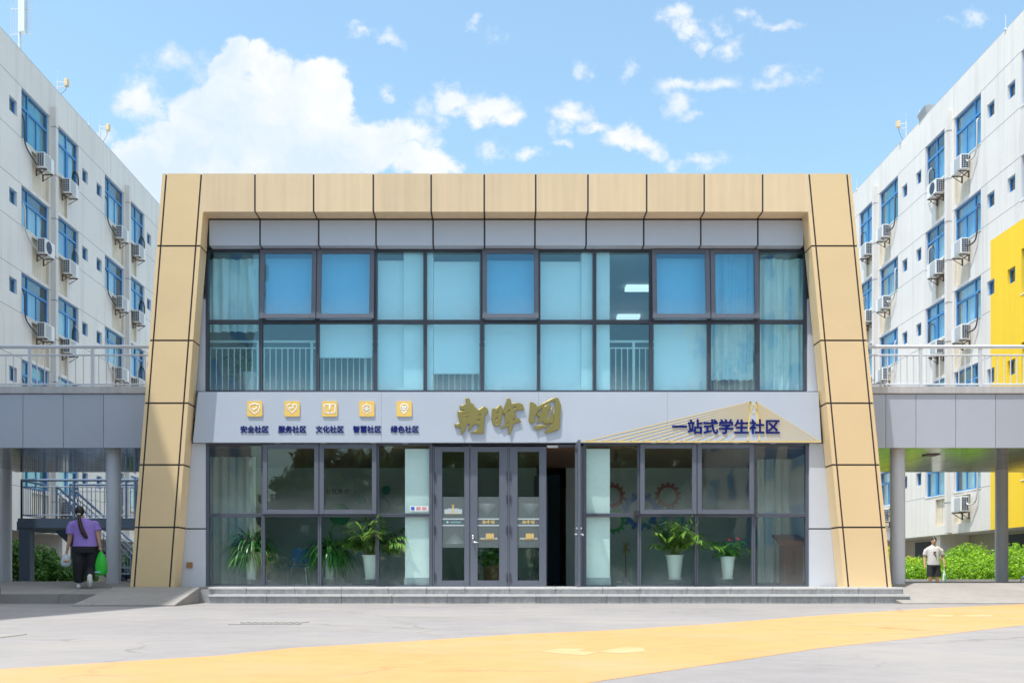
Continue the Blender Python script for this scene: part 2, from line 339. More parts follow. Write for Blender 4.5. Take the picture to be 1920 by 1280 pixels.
M['glass_low'] = GLASS('clear green glass', (0.92, 0.99, 0.985), 1.5, dust=0.06, wave=0.012, film=0.0)
M['glass_door'] = GLASS('door glass', (0.86, 0.94, 0.92), 1.55, dust=0.0, wave=0.005)
M['glass_dorm'] = GLASS('blue dormitory glass', (0.80, 0.93, 0.98), 1.7, dust=0.0, wave=0.012, wscale=2.2)
M['white_paint'] = P('white paint', (0.86, 0.87, 0.85), 0.6, var=0.02)
M['room_wall'] = P('indoor wall', (0.38, 0.42, 0.41), 0.7, var=0.03)
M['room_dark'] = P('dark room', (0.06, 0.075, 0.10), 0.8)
M['room_blue'] = P('blue room wall', (0.12, 0.25, 0.36), 0.8)
M['room_floor'] = P('indoor tile floor', (0.48, 0.48, 0.46), 0.25, var=0.05)
M['slat'] = P('brown slats', (0.16, 0.085, 0.05), 0.5, var=0.15, vscale=5)
M['blind'] = P('roller blind', (0.90, 0.92, 0.93), 0.8, var=0.02)
M['curtain'] = P('pale curtain', (0.76, 0.82, 0.82), 0.85, var=0.05, vscale=2)
M['concrete'] = P('concrete', (0.46, 0.46, 0.46), 0.85, var=0.10, vscale=1.4, bump=0.15, bscale=60)
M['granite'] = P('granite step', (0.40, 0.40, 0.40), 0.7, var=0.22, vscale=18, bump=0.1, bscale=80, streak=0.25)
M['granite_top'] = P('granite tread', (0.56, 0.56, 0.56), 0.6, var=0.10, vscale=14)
M['gold'] = P('brass', (0.35, 0.275, 0.095), 0.36, 0.75, 0.5, var=0.06, vscale=5)
M['navy'] = P('navy acrylic', (0.003, 0.010, 0.15), 0.6, spec=0.2)
M['yellow_plate'] = P('yellow plate', (0.88, 0.58, 0.14), 0.45)
M['bridge'] = P('yellow film', (0.80, 0.60, 0.22), 0.55)
M['white'] = P('white plastic', (0.80, 0.80, 0.80), 0.5)
M['steel'] = P('brushed steel', (0.70, 0.70, 0.70), 0.22, 1.0)
M['rail'] = P('grey rail paint', (0.56, 0.59, 0.64), 0.4, 0.0, 0.5, var=0.03)
M['column'] = P('grey column paint', (0.58, 0.62, 0.68), 0.4, 0.0, 0.5, var=0.04, vscale=2)
M['soffit'] = P('polished soffit', (0.36, 0.38, 0.38), 0.10, 0.75, 0.5, bump=0.02, bscale=1.5)
M['yellow_wall'] = P('yellow wall paint', (0.90, 0.60, 0.02), 0.7, var=0.03, vscale=0.6, streak=0.05)
M['tile_wall'] = TILE('white wall tile', (0.765, 0.73, 0.69))
M['plain_wall'] = P('plain wall', (0.70, 0.675, 0.65), 0.7, var=0.04, vscale=0.6, streak=0.08)
M['niche'] = P('cream niche', (0.74, 0.67, 0.55), 0.8, var=0.10, vscale=2, streak=0.25)
M['beige'] = P('beige plaster', (0.42, 0.40, 0.33), 0.85, var=0.06)
M['groove'] = P('groove', (0.22, 0.22, 0.23), 0.8)
M['blue_frame'] = P('blue window frame', (0.045, 0.23, 0.52), 0.35, var=0.06, vscale=4)
M['ac_white'] = P('air conditioner casing', (0.74, 0.75, 0.75), 0.45, var=0.03)
M['ac_grey'] = P('air conditioner grille', (0.42, 0.43, 0.45), 0.5)
M['ac_vent'] = P('air conditioner fins', (0.035, 0.055, 0.09), 0.5)
M['bracket'] = P('rusty bracket', (0.14, 0.12, 0.11), 0.7, 0.3, var=0.2)
M['pipe'] = P('pipe wrap', (0.55, 0.54, 0.52), 0.7, var=0.1)
M['pipe_dark'] = P('black pipe', (0.06, 0.06, 0.07), 0.6)
M['stair'] = P('dark blue steel', (0.045, 0.075, 0.12), 0.45, 0.0, 0.5, var=0.1)
M['stair_rail'] = P('blue grey rail', (0.11, 0.17, 0.27), 0.4, 0.0, 0.5, var=0.05)
M['asphalt'] = None
def facecol(): pass
# ------------------------------------------------------------ ground
def ground_mat(name, col, dark=0.86, speck=0.10, wear=None, more=0.0):
    m = P(name, col, 0.85, spec=0.25); nt = m.node_tree; L = nt.links.new; b = nt.nodes['Principled BSDF']
    geo = N(nt, 'ShaderNodeNewGeometry')
    def noise(s, d=8, rgh=0.6):
        n = N(nt, 'ShaderNodeTexNoise'); n.inputs['Scale'].default_value = s; n.inputs['Detail'].default_value = d; n.inputs['Roughness'].default_value = rgh; L(geo.outputs['Position'], n.inputs['Vector']); return n.outputs['Fac']
    def rng(x, a, c, lo, hi):
        r = N(nt, 'ShaderNodeMapRange'); L(x, r.inputs[0]); r.inputs[1].default_value = a; r.inputs[2].default_value = c; r.inputs[3].default_value = lo; r.inputs[4].default_value = hi; return r.outputs[0]
    f = math_node(nt, 'MULTIPLY', rng(noise(0.5), 0.3, 0.62, dark, 1.03), rng(noise(4, 10, .7), 0.25, 0.7, 0.92, 1.05))
    f = math_node(nt, 'MULTIPLY', f, rng(noise(170, 3), 0.3, 0.75, 1 - speck, 1 + speck))
    f = math_node(nt, 'MULTIPLY', f, rng(noise(28, 5), 0.2, 0.36, 0.86, 1.0))
    sc = N(nt, 'ShaderNodeVectorMath', operation='SCALE'); sc.inputs[0].default_value = col; L(f, sc.inputs['Scale'])
    if wear:      # rubbed patches and cracks show another colour
        w1 = rng(noise(0.55, 9, .62), 0.46 - more, 0.66 - more, 0.0, 0.65); w2 = rng(noise(7, 8, .7), 0.54 - more, 0.70 - more, 0.0, 0.6 + more)
        w_ = math_node(nt, 'MAXIMUM', w1, w2)
        mx = N(nt, 'ShaderNodeMix', data_type='RGBA'); L(w_, mx.inputs[0]); L(sc.outputs[0], mx.inputs[6]); mx.inputs[7].default_value = (*wear, 1); last = mx.outputs[2]
    else: last = sc.outputs[0]
    vo = N(nt, 'ShaderNodeTexVoronoi', feature='DISTANCE_TO_EDGE'); vo.inputs['Scale'].default_value = 0.33
    wob = N(nt, 'ShaderNodeTexNoise'); wob.inputs['Scale'].default_value = 1.6; wob.inputs['Detail'].default_value = 6; L(geo.outputs['Position'], wob.inputs['Vector'])
    va = N(nt, 'ShaderNodeVectorMath', operation='MULTIPLY_ADD'); L(wob.outputs['Color'], va.inputs[0]); va.inputs[1].default_value = (.7, .7, .0); L(geo.outputs['Position'], va.inputs[2]); L(va.outputs[0], vo.inputs['Vector'])
    ck = math_node(nt, 'MULTIPLY', rng(vo.outputs['Distance'], 0.0, 0.008, 0.45, 0.0), rng(noise(0.4, 3), 0.45, 0.6, 0.0, 1.0))
    m3 = N(nt, 'ShaderNodeMix', data_type='RGBA'); L(ck, m3.inputs[0]); L(last, m3.inputs[6]); m3.inputs[7].default_value = (.10, .09, .08, 1); L(m3.outputs[2], b.inputs['Base Color'])
    bp = N(nt, 'ShaderNodeBump'); bp.inputs['Strength'].default_value = 0.35; bp.inputs['Distance'].default_value = 0.004; L(noise(220, 4), bp.inputs['Height']); L(bp.outputs[0], b.inputs['Normal'])
    return m
M['road'] = ground_mat('pale asphalt', (0.278, 0.268, 0.27), wear=(0.325, 0.305, 0.285))
M['lane'] = ground_mat('worn yellow lane paint', (0.55, 0.300, 0.122), 0.93, 0.07, wear=(0.45, 0.325, 0.20))
M['apron'] = ground_mat('concrete apron', (0.32, 0.305, 0.29))
M['mint'] = ground_mat('worn white lane paint', (0.50, 0.42, 0.25), 0.9, wear=(0.54, 0.31, 0.13), more=.10)
M['soil'] = P('soil', (0.16, 0.12, 0.08), 0.95, var=0.3)
GZ = -0.03
tag(MB().quad((-260, -160, GZ), (260, -160, GZ), (260, 420, GZ), (-260, 420, GZ)).build('ground', M['road']), kind='structure')
def gy(py): return 840.0 / (py - CY)
up = [(-9, -3.0), (-4.2, 2.4), (-2.46, 4.94), (-1.61, 5.81), (-1.31, 6.46), (-0.6, 7.15), (.137, 8.0), (1.1, 8.75), (2.15, 9.88), (4.05, 12.26), (6.8, 15.27), (9.4, 17.6), (17, 17.75)]
lo = [(17, 16.2), (13.2, 16.0), (9, 13.2), (5.13, 9.66), (3.14, 7.5), (2.08, 6.41), (.395, 4.29), (-1.4, 2.4), (-4, -1.2), (-6, -4)]
tag(MB().add([(x, y, GZ + .0012) for x, y in (up + lo)[::-1]], [tuple(range(len(up + lo)))]).build('yellow_lane', M['lane']), kind='structure')
def gp(px, py): return (ax(px, gy(py)), gy(py))
mk = MB()
for pts in ([(1012, 1221.5), (1050, 1215.5), (1100, 1216), (1085, 1220), (1122, 1222.5), (1095, 1228), (1055, 1226)], [(1120, 1222.3), (1165, 1213.5), (1206, 1213.8), (1210, 1221.5), (1165, 1224.5)],
            [(1735, 1153.5), (1760, 1151.8), (1790, 1152.6), (1782, 1156.4), (1755, 1155.6)], [(1795, 1153.6), (1835, 1151.8), (1862, 1152.6), (1858, 1155.6), (1825, 1155.8)]):
    mk.add([(*gp(*p), GZ + .0024) for p in pts], [tuple(range(len(pts)))])
tag(mk.build('lane_marking', M['mint']), kind='structure')
# raised concrete aprons under the walkways, sloping down to the road
AP = [(18.0, GZ - .1), (18.0, .14), (20.0, .33), (24.3, .35), (24.3, GZ - .1)]
M['kerb'] = ground_mat('apron kerb', (0.3, 0.295, 0.29))
AR = [(17.62, GZ - .1), (17.62, GZ + .015), (18.3, .10), (20.0, .33), (24.3, .35), (24.3, GZ - .1)]
for x0, x1, pf in ((-15.9, -7.10, AP), (7.22, 16.5, AR)):
    a = tag(MB().profile(pf, x0, x1).build('pavement', M['apron']), kind='structure')
def apz(y): return .14 + (y - 18) * .095 if y < 20 else .33 + (y - 20) * .0047

# ------------------------------------------------------------ student centre
BLD = empty('student_centre', (0, 19.2, 0.26), 'two-storey glass-fronted student centre set in a leaning tan portal frame', 'building')
def part(mb, name, m, parent=BLD, **kw):
    o = mb.build(name, m, None, **kw)
    o.parent = parent; o.matrix_parent_inverse = Matrix.Translation(-wloc(parent)); return o
def wloc(o):
    v = Vector((0, 0, 0))
    while o is not None: v += o.location + (o.matrix_parent_inverse.translation if o.parent else Vector()); o = o.parent
    return v
def adopt(o, parent):
    o.parent = parent; o.matrix_parent_inverse = Matrix.Translation(-wloc(parent)); return o
Y0 = 18.67
fx = lambda px: (px - CX) / 100.0
fz = lambda py: ZC + (CY - py) / 100.0
ZT, ZB = fz(325.5), 0.262
def leg(s, t):          # t 0 at the bottom, 1 at the top (py 1100 -> 325)
    o = (244 + 60.5 * t, 326 + 60.5 * t) if s < 0 else (1583 - 72 * t, 1672 - 77 * t)
    return o
tt = lambda py: (1100 - py) / 774.5
def leg_line(s, k, py):   # k: 0 outer edge, 1 outer joint, 2 inner joint, 3 inner fold
    t = tt(py)
    if s < 0: return {0: 244 + 60.5 * t, 1: 251.5 + 60.5 * t, 2: 318 + 59.5 * t, 3: 326.5 + 59.5 * t}[k]
    return {0: 1672 - 77 * t, 1: 1664 - 76 * t, 2: 1591 - 74 * t, 3: 1582.5 - 74 * t}[k]
BEAM = 397
JYS = [461, 638, 755.5, 871, 988]
G = 0.016                      # half joint width
rows = [325.5] + JYS + [1100]
for s in (-1, 1):
    fr, back = MB(), MB()
    for i in range(len(rows) - 1):
        a, b = rows[i], rows[i + 1]
        ta = a if i == 0 else a + 100 * G; tb = b - 100 * G if i < len(rows) - 2 else b
        def X(k, py): return fx(leg_line(s, k, py))
        g = G * (1 if s < 0 else -1)
        # outer return, face, inner return
        fr.hexa([(X(0, tb), Y0, fz(tb)), (X(1, tb) - g, Y0, fz(tb)), (X(1, tb) - g, Y0 + .05, fz(tb)), (X(0, tb), Y0 + .95, fz(tb)),
                 (X(0, ta), Y0, fz(ta)), (X(1, ta) - g, Y0, fz(ta)), (X(1, ta) - g, Y0 + .05, fz(ta)), (X(0, ta), Y0 + .95, fz(ta))])
        fr.hexa([(X(1, tb) + g, Y0, fz(tb)), (X(2, tb) - g, Y0, fz(tb)), (X(2, tb) - g, Y0 + .05, fz(tb)), (X(1, tb) + g, Y0 + .05, fz(tb)),
                 (X(1, ta) + g, Y0, fz(ta)), (X(2, ta) - g, Y0, fz(ta)), (X(2, ta) - g, Y0 + .05, fz(ta)), (X(1, ta) + g, Y0 + .05, fz(ta))])
        ti = max(ta, BEAM) if i == 0 else ta
        fr.hexa([(X(2, tb) + g, Y0, fz(tb)), (X(3, tb), Y0, fz(tb)), (X(3, tb), Y0 + .40, fz(tb)), (X(2, tb) + g, Y0 + .40, fz(tb)),
                 (X(2, ti) + g, Y0, fz(ti)), (X(3, ti), Y0, fz(ti)), (X(3, ti), Y0 + .40, fz(ti)), (X(2, ti) + g, Y0 + .40, fz(ti))])
    def X(k, py): return fx(leg_line(s, k, py))
    e = .012 * (1 if s < 0 else -1)
    back.hexa([(X(0, 1099) + e, Y0 + .012, fz(1099.5)), (X(3, 1099) - e, Y0 + .012, fz(1099.5)), (X(3, 1099) - e, Y0 + .44, fz(1099.5)), (X(0, 1099) + e, Y0 + .93, fz(1099.5)),
               (X(0, 327) + e, Y0 + .012, fz(327)), (X(3, 327) - e, Y0 + .012, fz(327)), (X(3, 327) - e, Y0 + .44, fz(327)), (X(0, 327) + e, Y0 + .93, fz(327))])
    part(fr, 'portal_leg_cladding', M['tan']); part(back, 'joint_backing', M['joint'])
BJ = [377.5, 478, 588, 700, 808.5, 908, 1004.5, 1102.5, 1212.5, 1320.5, 1430, 1517]
bm_ = MB()
for i in range(11):
    a, b = fx(BJ[i]) + G, fx(BJ[i + 1]) - G
    aT = aB = a; bT = bB = b
    if i == 0: aT, aB = fx(leg_line(-1, 2, 325.5)) + G, fx(leg_line(-1, 2, BEAM)) + G
    if i == 10: bT, bB = fx(leg_line(1, 2, 325.5)) - G, fx(leg_line(1, 2, BEAM)) - G
    bm_.hexa([(aB, Y0, fz(BEAM)), (bB, Y0, fz(BEAM)), (bB, Y0 + .06, fz(BEAM)), (aB, Y0 + .06, fz(BEAM)), (aT, Y0, ZT), (bT, Y0, ZT), (bT, Y0 + .06, ZT), (aT, Y0 + .06, ZT)])
    a2 = max(a, fx(leg_line(-1, 3, BEAM)) + .0) if i == 0 else a
    b2 = min(b, fx(leg_line(1, 3, BEAM))) if i == 10 else b
    bm_.box(a2, b2, Y0 + .06, Y0 + .36, fz(BEAM), fz(BEAM) + .05)
    bm_.box(a, b, Y0 + .06, Y0 + .95, ZT - .05, ZT)
part(bm_, 'portal_beam_cladding', M['tan_stained'])
part(MB().box(fx(BJ[0]), fx(BJ[-1]), Y0 + .012, Y0 + .90, fz(BEAM) + .012, ZT - .012), 'beam_joint_backing', M['joint'])
# grey spandrel with an angled lower lip
YS = Y0 + .36
kx = lambda px, y: ax(px, y)
sp = MB()
GJ = [391] + [487.5, 597.5, 705, 812, 908.5, 1003, 1099, 1207, 1314, 1421] + [1508]
zt_, zb_ = fz(BEAM) - 0.03, az(460, YS)
for i in range(11):
    a, b = kx(GJ[i], YS) + G, kx(GJ[i + 1], YS) - G
    sp.profile([(YS, zt_), (YS, zb_), (YS + .21, zb_ - .0), (YS + .24, zt_)], a, b)
part(sp, 'spandrel_panel', M['grey_panel'])
part(MB().box(kx(388, YS), kx(1510, YS), YS + .015, YS + .22, zb_ + .02, fz(BEAM) + .02), 'spandrel_backing', M['joint'])

# windows --------------------------------------------------------------
YU, YL = 19.25, 19.11
def ring(mb, x0, x1, z0, z1, y0, y1, l, r, b, t):
    mb.box(x0, x0 + l, y0, y1, z0, z1); mb.box(x1 - r, x1, y0, y1, z0, z1)
    mb.box(x0 + l, x1 - r, y0, y1, z0, z0 + b); mb.box(x0 + l, x1 - r, y0, y1, z1 - t, z1)
def window(px0, px1, py0, py1, y, gm, sash=None, tilt=0.0, w=3.2, edge=(0, 0), label=None):
    x0, x1, z0, z1 = kx(px0, y) + .0015, kx(px1, y) - .0015, az(py1, y) + .0015, az(py0, y) - .0015
    k = y / F
    f = MB(); ring(f, x0, x1, z0, z1, y, y + .10, w * k + edge[0], w * k + edge[1], w * k, w * k)
    wo = part(f, 'window', M['alu_shade_up' if y > 19.2 else 'alu_shade_low'], bevel=0.004)
    if label: wo['label'] = label
    ix0, ix1, iz0, iz1 = x0 + w * k + edge[0], x1 - w * k - edge[1], z0 + w * k, z1 - w * k
    if not sash:
        part(MB().box(ix0 - .004, ix1 + .004, y + .045, y + .057, iz0 - .004, iz1 + .004), 'pane', gm, wo)
    else:
        # outward-opening sash hung from its head
        sx0, sx1, sz0, sz1 = ix0 - .028, ix1 + .028, iz0 - .02, iz1 + .02
        s = MB(); ring(s, sx0, sx1, sz0 - sz1, 0, -.05, -.004, sash * k, sash * k, sash * k, sash * k)
        so_ = part(s, 'sash', M['alu'], wo, bevel=0.004)
        p = part(MB().box(sx0 + sash * k - .004, sx1 - sash * k + .004, -.03, -.018, sz0 - sz1 + sash * k - .004, -sash * k + .004), 'pane', gm, so_)
        for o in (so_, p):
            me = o.data; me.transform(Matrix.Translation((0, y, sz1)) @ Matrix.Rotation(R(-tilt), 4, 'X'))
    return wo
UB = [384.5, 488.5, 595, 703, 797, 904, 1010, 1115, 1221, 1330, 1421.5, 1514]
for i in range(11):
    ed = (.03 if i == 0 else 0, .03 if i == 10 else 0)
    sashy = i in (1, 2, 5, 8, 9)
    window(UB[i], UB[i + 1], 467, 602.5, YU, M['glass_sash' if sashy else 'glass_up'], 8.5 if sashy else None, 4.5, edge=ed, label='top-hung window standing ajar' if sashy else None)
    window(UB[i], UB[i + 1], 602.5, 734.5, YU, M['glass_up'], edge=ed)
LB = [385.5, 493, 599, 707, 811]
RB = [1093, 1199, 1306, 1413, 1517]
for Bs, sh in ((LB, (1, 2)), (RB, (1, 2))):
    for i in range(4):
        ed = (.03 if i == 0 else 0, .03 if i == 3 else 0)
        window(Bs[i], Bs[i + 1], 831, 965, YL, M['glass_low'], 8.5 if i in sh else None, 0.3, edge=ed, label='top-hung window standing ajar' if i in sh else None)
        window(Bs[i], Bs[i + 1], 965, 1099.5, YL, M['glass_low'], edge=ed)
# closure trims above and beside the glazing
tr = MB(); tr.box(kx(384, YU), kx(1514, YU), YU - .004, YU + .12, az(467, YU) + .001, zb_ + .02)
part(tr, 'glazing_head', M['alu_dark'])
# side infill panels following the leaning legs
for s in (-1, 1):
    for (pa, pb, inner, y) in ((831, 989.5, None, YL - .03), (992, 1100, None, YL - .03), (560, 733, None, YU - .05)):
        gx = (385.2 if s < 0 else 1517.3) if pa > 800 else (384 if s < 0 else 1514.5)
        o0, o1 = leg_line(s, 3, pa), leg_line(s, 3, pb); d = 30 * s * -1 * -1
        q = [(kx(gx, y), az(pb, y)), (kx(gx, y), az(pa, y)), (fx(o0) + .03 * s, az(pa, y)), (fx(o1) + .03 * s, az(pb, y))]
        part(MB().prism(q, y, y + .06), 'side_infill_panel', M['light_panel'])
for a_, b_, c_ in ((340, 385, 360), (1566, 1518, 1545)): part(MB().prism([(kx(a_, YL), .27), (kx(b_, YL), .27), (kx(b_, YL), 2.95), (kx(c_, YL), 2.95)], YL + .0, YL + .05), 'infill_backing', M['joint'])
# fascia sign board
YF = 18.97
fa = MB()
z0f, z1f = az(829, YF), az(734.5, YF)
xs_t = [kx(371.5, YF), kx(715, YF), kx(1010, YF), kx(1251, YF), kx(1534.5, YF)]
xs_b = [kx(361.5, YF)] + xs_t[1:4] + [kx(1540, YF)]
for i in range(4):
    l, r = (.0 if i == 0 else .0015), (.0 if i == 3 else .0015)
    fa.hexa([(xs_b[i] + l, YF, z0f), (xs_b[i + 1] - r, YF, z0f), (xs_b[i + 1] - r, YF + .12, z0f), (xs_b[i] + l, YF + .12, z0f),
             (xs_t[i] + l, YF, z1f), (xs_t[i + 1] - r, YF, z1f), (xs_t[i + 1] - r, YF + .3, z1f), (xs_t[i] + l, YF + .3, z1f)])
part(fa, 'fascia_board', M['grey_panel'])
for px in (520, 606, 700, 760, 1225, 1262, 1310, 1380, 1450): part(MB().box(kx(px, 19.05) - .05, kx(px, 19.05) + .05, 19.03, 19.09, z0f - .012, z0f + .01), 'soffit_downlight', M['ac_grey'])
part(MB().box(kx(362, YF), kx(1540, YF), YF + .1, YL + .3, z0f + .004, z0f + .1), 'fascia_soffit', M['alu_dark'])
part(MB().box(kx(386, YL), kx(1516, YL), YL + .005, YL + .1, az(831, YL) + .003, z0f + .05), 'ground_glazing_head', M['alu_dark'])

# doors ----------------------------------------------------------------
def door_leaf(px0, px1, y, pane, sticker=None, opened=False):
    x0, x1, z0, z1 = kx(px0, y), kx(px1, y), az(1098.5, y), az(833.5, y)
    k = y / F
    f = MB(); ring(f, x0, x1, z0, z1, y, y + .06, (pane[0] - px0) * k, (px1 - pane[1]) * k, 11 * k, 13 * k)
    d = part(f, 'door', M['alu'], bevel=0.004)
    gx0, gx1 = kx(pane[0], y), kx(pane[1], y)
    part(MB().box(gx0 - .004, gx1 + .004, y + .026, y + .036, az(1087.5, y) - .004, az(846, y) + .004), 'pane', M['glass_door'], d)
    return d, gx0, gx1
YD = YL + .01
M['frost'] = GLASS('frosted film', (0.58, 0.72, 0.76), 1.4, dust=0, wave=0, rough=0.25, film=0.115)
M['print_white'] = P('white print', (0.42, 0.50, 0.52), 0.6)
M['print_gold'] = P('gold print', (0.60, 0.43, 0.16), 0.5)
M['print_cyan'] = P('cyan print', (0.28, 0.62, 0.72), 0.5)
part(MB().box(kx(811.5, YD), kx(813.6, YD), YD, YD + .1, .262, 2.95).box(kx(880.6, YD), kx(881.6, YD), YD + .01, YD + .06, .262, az(833, YD)).box(kx(952.4, YD), kx(955, YD), YD - .005, YD + .1, .262, 2.95).box(kx(1088, YD), kx(1092.6, YD), YD - .01, YD + .1, .262, 2.95)
     .box(kx(813.6, YD), kx(952.4, YD), YD, YD + .1, az(833, YD), 2.95).box(kx(955, YD), kx(1088, YD), YD, YD + .1, az(833, YD), 2.95), 'door_frame', M['alu'])
CAL = {}
def cal(pts): return [((x - 960) / 849.6, (403 - y) / 849.6) for x, y in pts]
CAL['morning'] = [cal(p) for p in (
 [(275,120),(300,98),(335,105),(352,150),(342,175),(390,190),(418,215),(412,238),(448,255),(478,292),(520,268),(570,232),(612,255),(636,285),(640,312),(600,350),(585,400),(577,480),(570,560),(568,655),(470,657),(368,652),(440,618),(497,580),(497,518),(445,512),(403,512),(385,560),(328,610),(326,590),(350,545),(352,512),(325,500),(295,520),(270,600),(225,672),(213,640),(210,555),(112,560),(108,515),(160,505),(205,493),(180,450),(160,380),(152,308),(200,316),(262,298),(260,285),(205,280),(182,232),(240,215),(288,190),(300,170),(285,140)],
 [(214,362),(330,320),(338,330),(222,374)], [(216,415),(328,378),(334,390),(224,428)], [(290,425),(308,412),(308,432),(292,446)],
 [(468,372),(526,340),(530,358),(472,394)], [(446,448),(512,425),(510,452),(452,468)], [(487,322),(528,306),(530,316),(490,334)], [(404,330),(409,330),(407,480),(402,480)])]
CAL['light'] = [cal(p) for p in (
 [(705,263),(747,263),(762,282),(810,222),(838,213),(862,250),(877,290),(862,350),(850,430),(836,500),(812,533),(755,540),(712,500),(692,430),(700,340)],
 [(765,332),(808,300),(806,330),(768,358)], [(745,432),(792,392),(794,418),(752,456)], [(752,512),(800,480),(802,496),(764,522)])] + [cal(p) for p in (
 [(940,98),(985,110),(1005,160),(985,205),(1050,183),(1140,178),(1190,205),(1212,278),(1140,280),(1075,292),(1056,328),(1082,368),(1052,412),(1140,432),(1158,470),(1040,502),(1025,560),(1002,640),(977,682),(968,620),(966,545),(920,552),(850,582),(843,562),(903,522),(905,490),(915,430),(903,380),(915,340),(884,350),(879,310),(905,220),(935,150)],
 [(1028,240),(1050,228),(1098,224),(1082,255),(1052,286)], [(922,345),(985,262),(988,288),(930,362)], [(925,515),(962,458),(966,478),(934,528)], [(1032,425),(1052,418),(1060,436),(1034,470)])]
CAL['garden'] = [cal(p) for p in (
 [(1305,158),(1345,168),(1385,192),(1426,240),(1420,320),(1386,380),(1375,470),(1340,502),(1297,482),(1286,440),(1300,330)],
 [(1430,240),(1520,180),(1640,118),(1720,93),(1755,105),(1795,215),(1786,330),(1781,470),(1775,570),(1740,605),(1650,632),(1550,656),(1555,622),(1640,530),(1690,470),(1700,300),(1707,152),(1680,140),(1590,172),(1510,228),(1440,300),(1424,290)],
 [(1500,250),(1598,205),(1636,222),(1622,270),(1590,300),(1598,340),(1562,440),(1612,426),(1640,350),(1652,256),(1668,300),(1684,440),(1668,488),(1560,503),(1520,492),(1505,452),(1452,480),(1414,490),(1430,440),(1475,388),(1420,386),(1425,345),(1502,305)],
 [(1375,545),(1500,530),(1615,517),(1560,562),(1395,602)])]
def print_on(d, name, mb, m): return part(mb, name, m, d)
stk = [(814.5, 880, (829, 870.5), 'tower'), (882, 952, (895.5, 936), 'block'), (955.5, 1024.5, (970.5, 1011), 'block')]
for q, (a, b, pn, kind) in enumerate(stk):
    d, gx0, gx1 = door_leaf(a, b, YD, pn)
    zt, zb = az(931, YD), az(1026, YD); ys = YD + .022
    st = part(MB().box(gx0 + .001, gx1 - .001, ys, ys + .003, zb, zt), 'frosted_film', M['frost'], d)
    wht, gld, cy = MB(), MB(), MB()
    Z = lambda py: az(py, YD); X = lambda f_: gx0 + (gx1 - gx0) * f_
    yb = ys - .002
    for py in (972.3, 984.3): wht.box(gx0, gx1, yb, ys - .0005, Z(py + 1.3), Z(py - 1.2))
    hexes = (1007, -1, .56) if kind == 'tower' else (944, 1, .42 if q == 1 else .56)
    for r in range(11):
        for c in range(-8, 9):
            wr = 8.2 - .55 * r - (r * r) * .02
            if abs(c) > wr: continue
            sz = .0105 * (1 - abs(c) / 14) * (1 - r / 16)
            xx = X(hexes[2]) + (c + .5 * (r % 2)) * .0225; zz = Z(hexes[0] + hexes[1] * r * 1.95 + (11 if hexes[1] < 0 else 0))
            if not gx0 + .01 < xx < gx1 - .01: continue
            n_ = 6; o_ = [(xx + sz * math.cos(t * math.pi / 3 + .52), yb, zz + sz * math.sin(t * math.pi / 3 + .52)) for t in range(6)]
            i_ = [(xx + sz * .55 * math.cos(t * math.pi / 3 + .52), yb, zz + sz * .55 * math.sin(t * math.pi / 3 + .52)) for t in range(6)]
            wht.add(o_ + i_, [(t, (t + 1) % 6, 6 + (t + 1) % 6, 6 + t) for t in range(6)])
    if kind == 'tower':
        wht.box(X(.1), X(.9), yb, ys - .0005, Z(962.5), Z(954)).box(X(.25), X(.75), yb - .001, ys, Z(961), Z(952.5))
        gld.box(X(.46), X(.53), yb - .002, ys, Z(962.5), Z(947)).box(X(.42), X(.57), yb - .002, ys, Z(946.5), Z(945.6)).box(X(.14), X(.86), yb - .003, ys, Z(963), Z(962.2))
        tm = text_mesh('print', '一站式学生社区', .05, M['print_cyan'], .0008, .0006, width=(gx1 - gx0) * .52, height=.034)
        tm.transform(Matrix.Translation((X(.58), yb, Z(978.3)))); adopt(link_mesh('film_lettering', tm), d)
        cy.lathe((0, 0, 0), [(.018, -.0012), (.02, 0), (.018, .0012)], 16); 
        cy.v = [(X(.24) + x, yb + z, Z(978.3) + y) for x, y, z in cy.v]
        print_on(d, 'film_emblem', cy, M['print_cyan'])
    else:
        gld.box(X(.38), X(.5), yb - .001, ys, Z(1009.5), Z(999.5)).box(X(.47), X(.76), yb - .002, ys, Z(1009), Z(1000)).box(X(.08), X(.93), yb - .003, ys, Z(1011.3), Z(1010.4))
        for t in range(4): gld.box(X(.48 + t * .07), X(.50 + t * .07), yb - .002, ys, Z(1000), Z(998.5))
        wht.box(X(.12), X(.36), yb, ys - .0005, Z(1009.6), Z(1007.5)).box(X(.78), X(.92), yb, ys - .0005, Z(1009.6), Z(1007.5))
        w_ = (gx1 - gx0) * .58
        for kk in ('morning', 'light', 'garden'):
            me = curve_mesh('lettering', CAL[kk], M['print_gold'], .0008, 0)
            sc_ = w_ / 2.02; me.transform(Matrix.Translation((X(.5), yb, Z(978.3))) @ Matrix.Diagonal((sc_, 1, sc_, 1)))
            adopt(link_mesh('film_lettering', me), d)
    print_on(d, 'print', wht, M['print_white']); print_on(d, 'picture', gld, M['print_gold'])
    # hinges
    hs = MB(); hx = kx(a + (1.4 if q != 1 else 68.6), YD)
    for py in (893, 936, 994, 1082): hs.tube([(hx, YD - .015, az(py - 8, YD)), (hx, YD - .015, az(py + 8, YD))], .013, 8)
    part(hs, 'hinge', M['alu_dark'], d)
    if q == 1:
        h = MB(); hx = kx(887, YD)
        h.tube([(hx, YD, az(1005, YD)), (hx, YD - .03, az(1005, YD))], .022, 12); h.tube([(hx, YD - .03, az(1005.5, YD)), (hx, YD - .06, az(1016, YD))], .008, 6)
        h.tube([(hx, YD, az(1016.5, YD)), (hx, YD - .06, az(1016.5, YD)), (hx + .11, YD - .06, az(1016.2, YD))], .013, 10)
        part(h, 'handle', M['steel'], d, smooth=True)
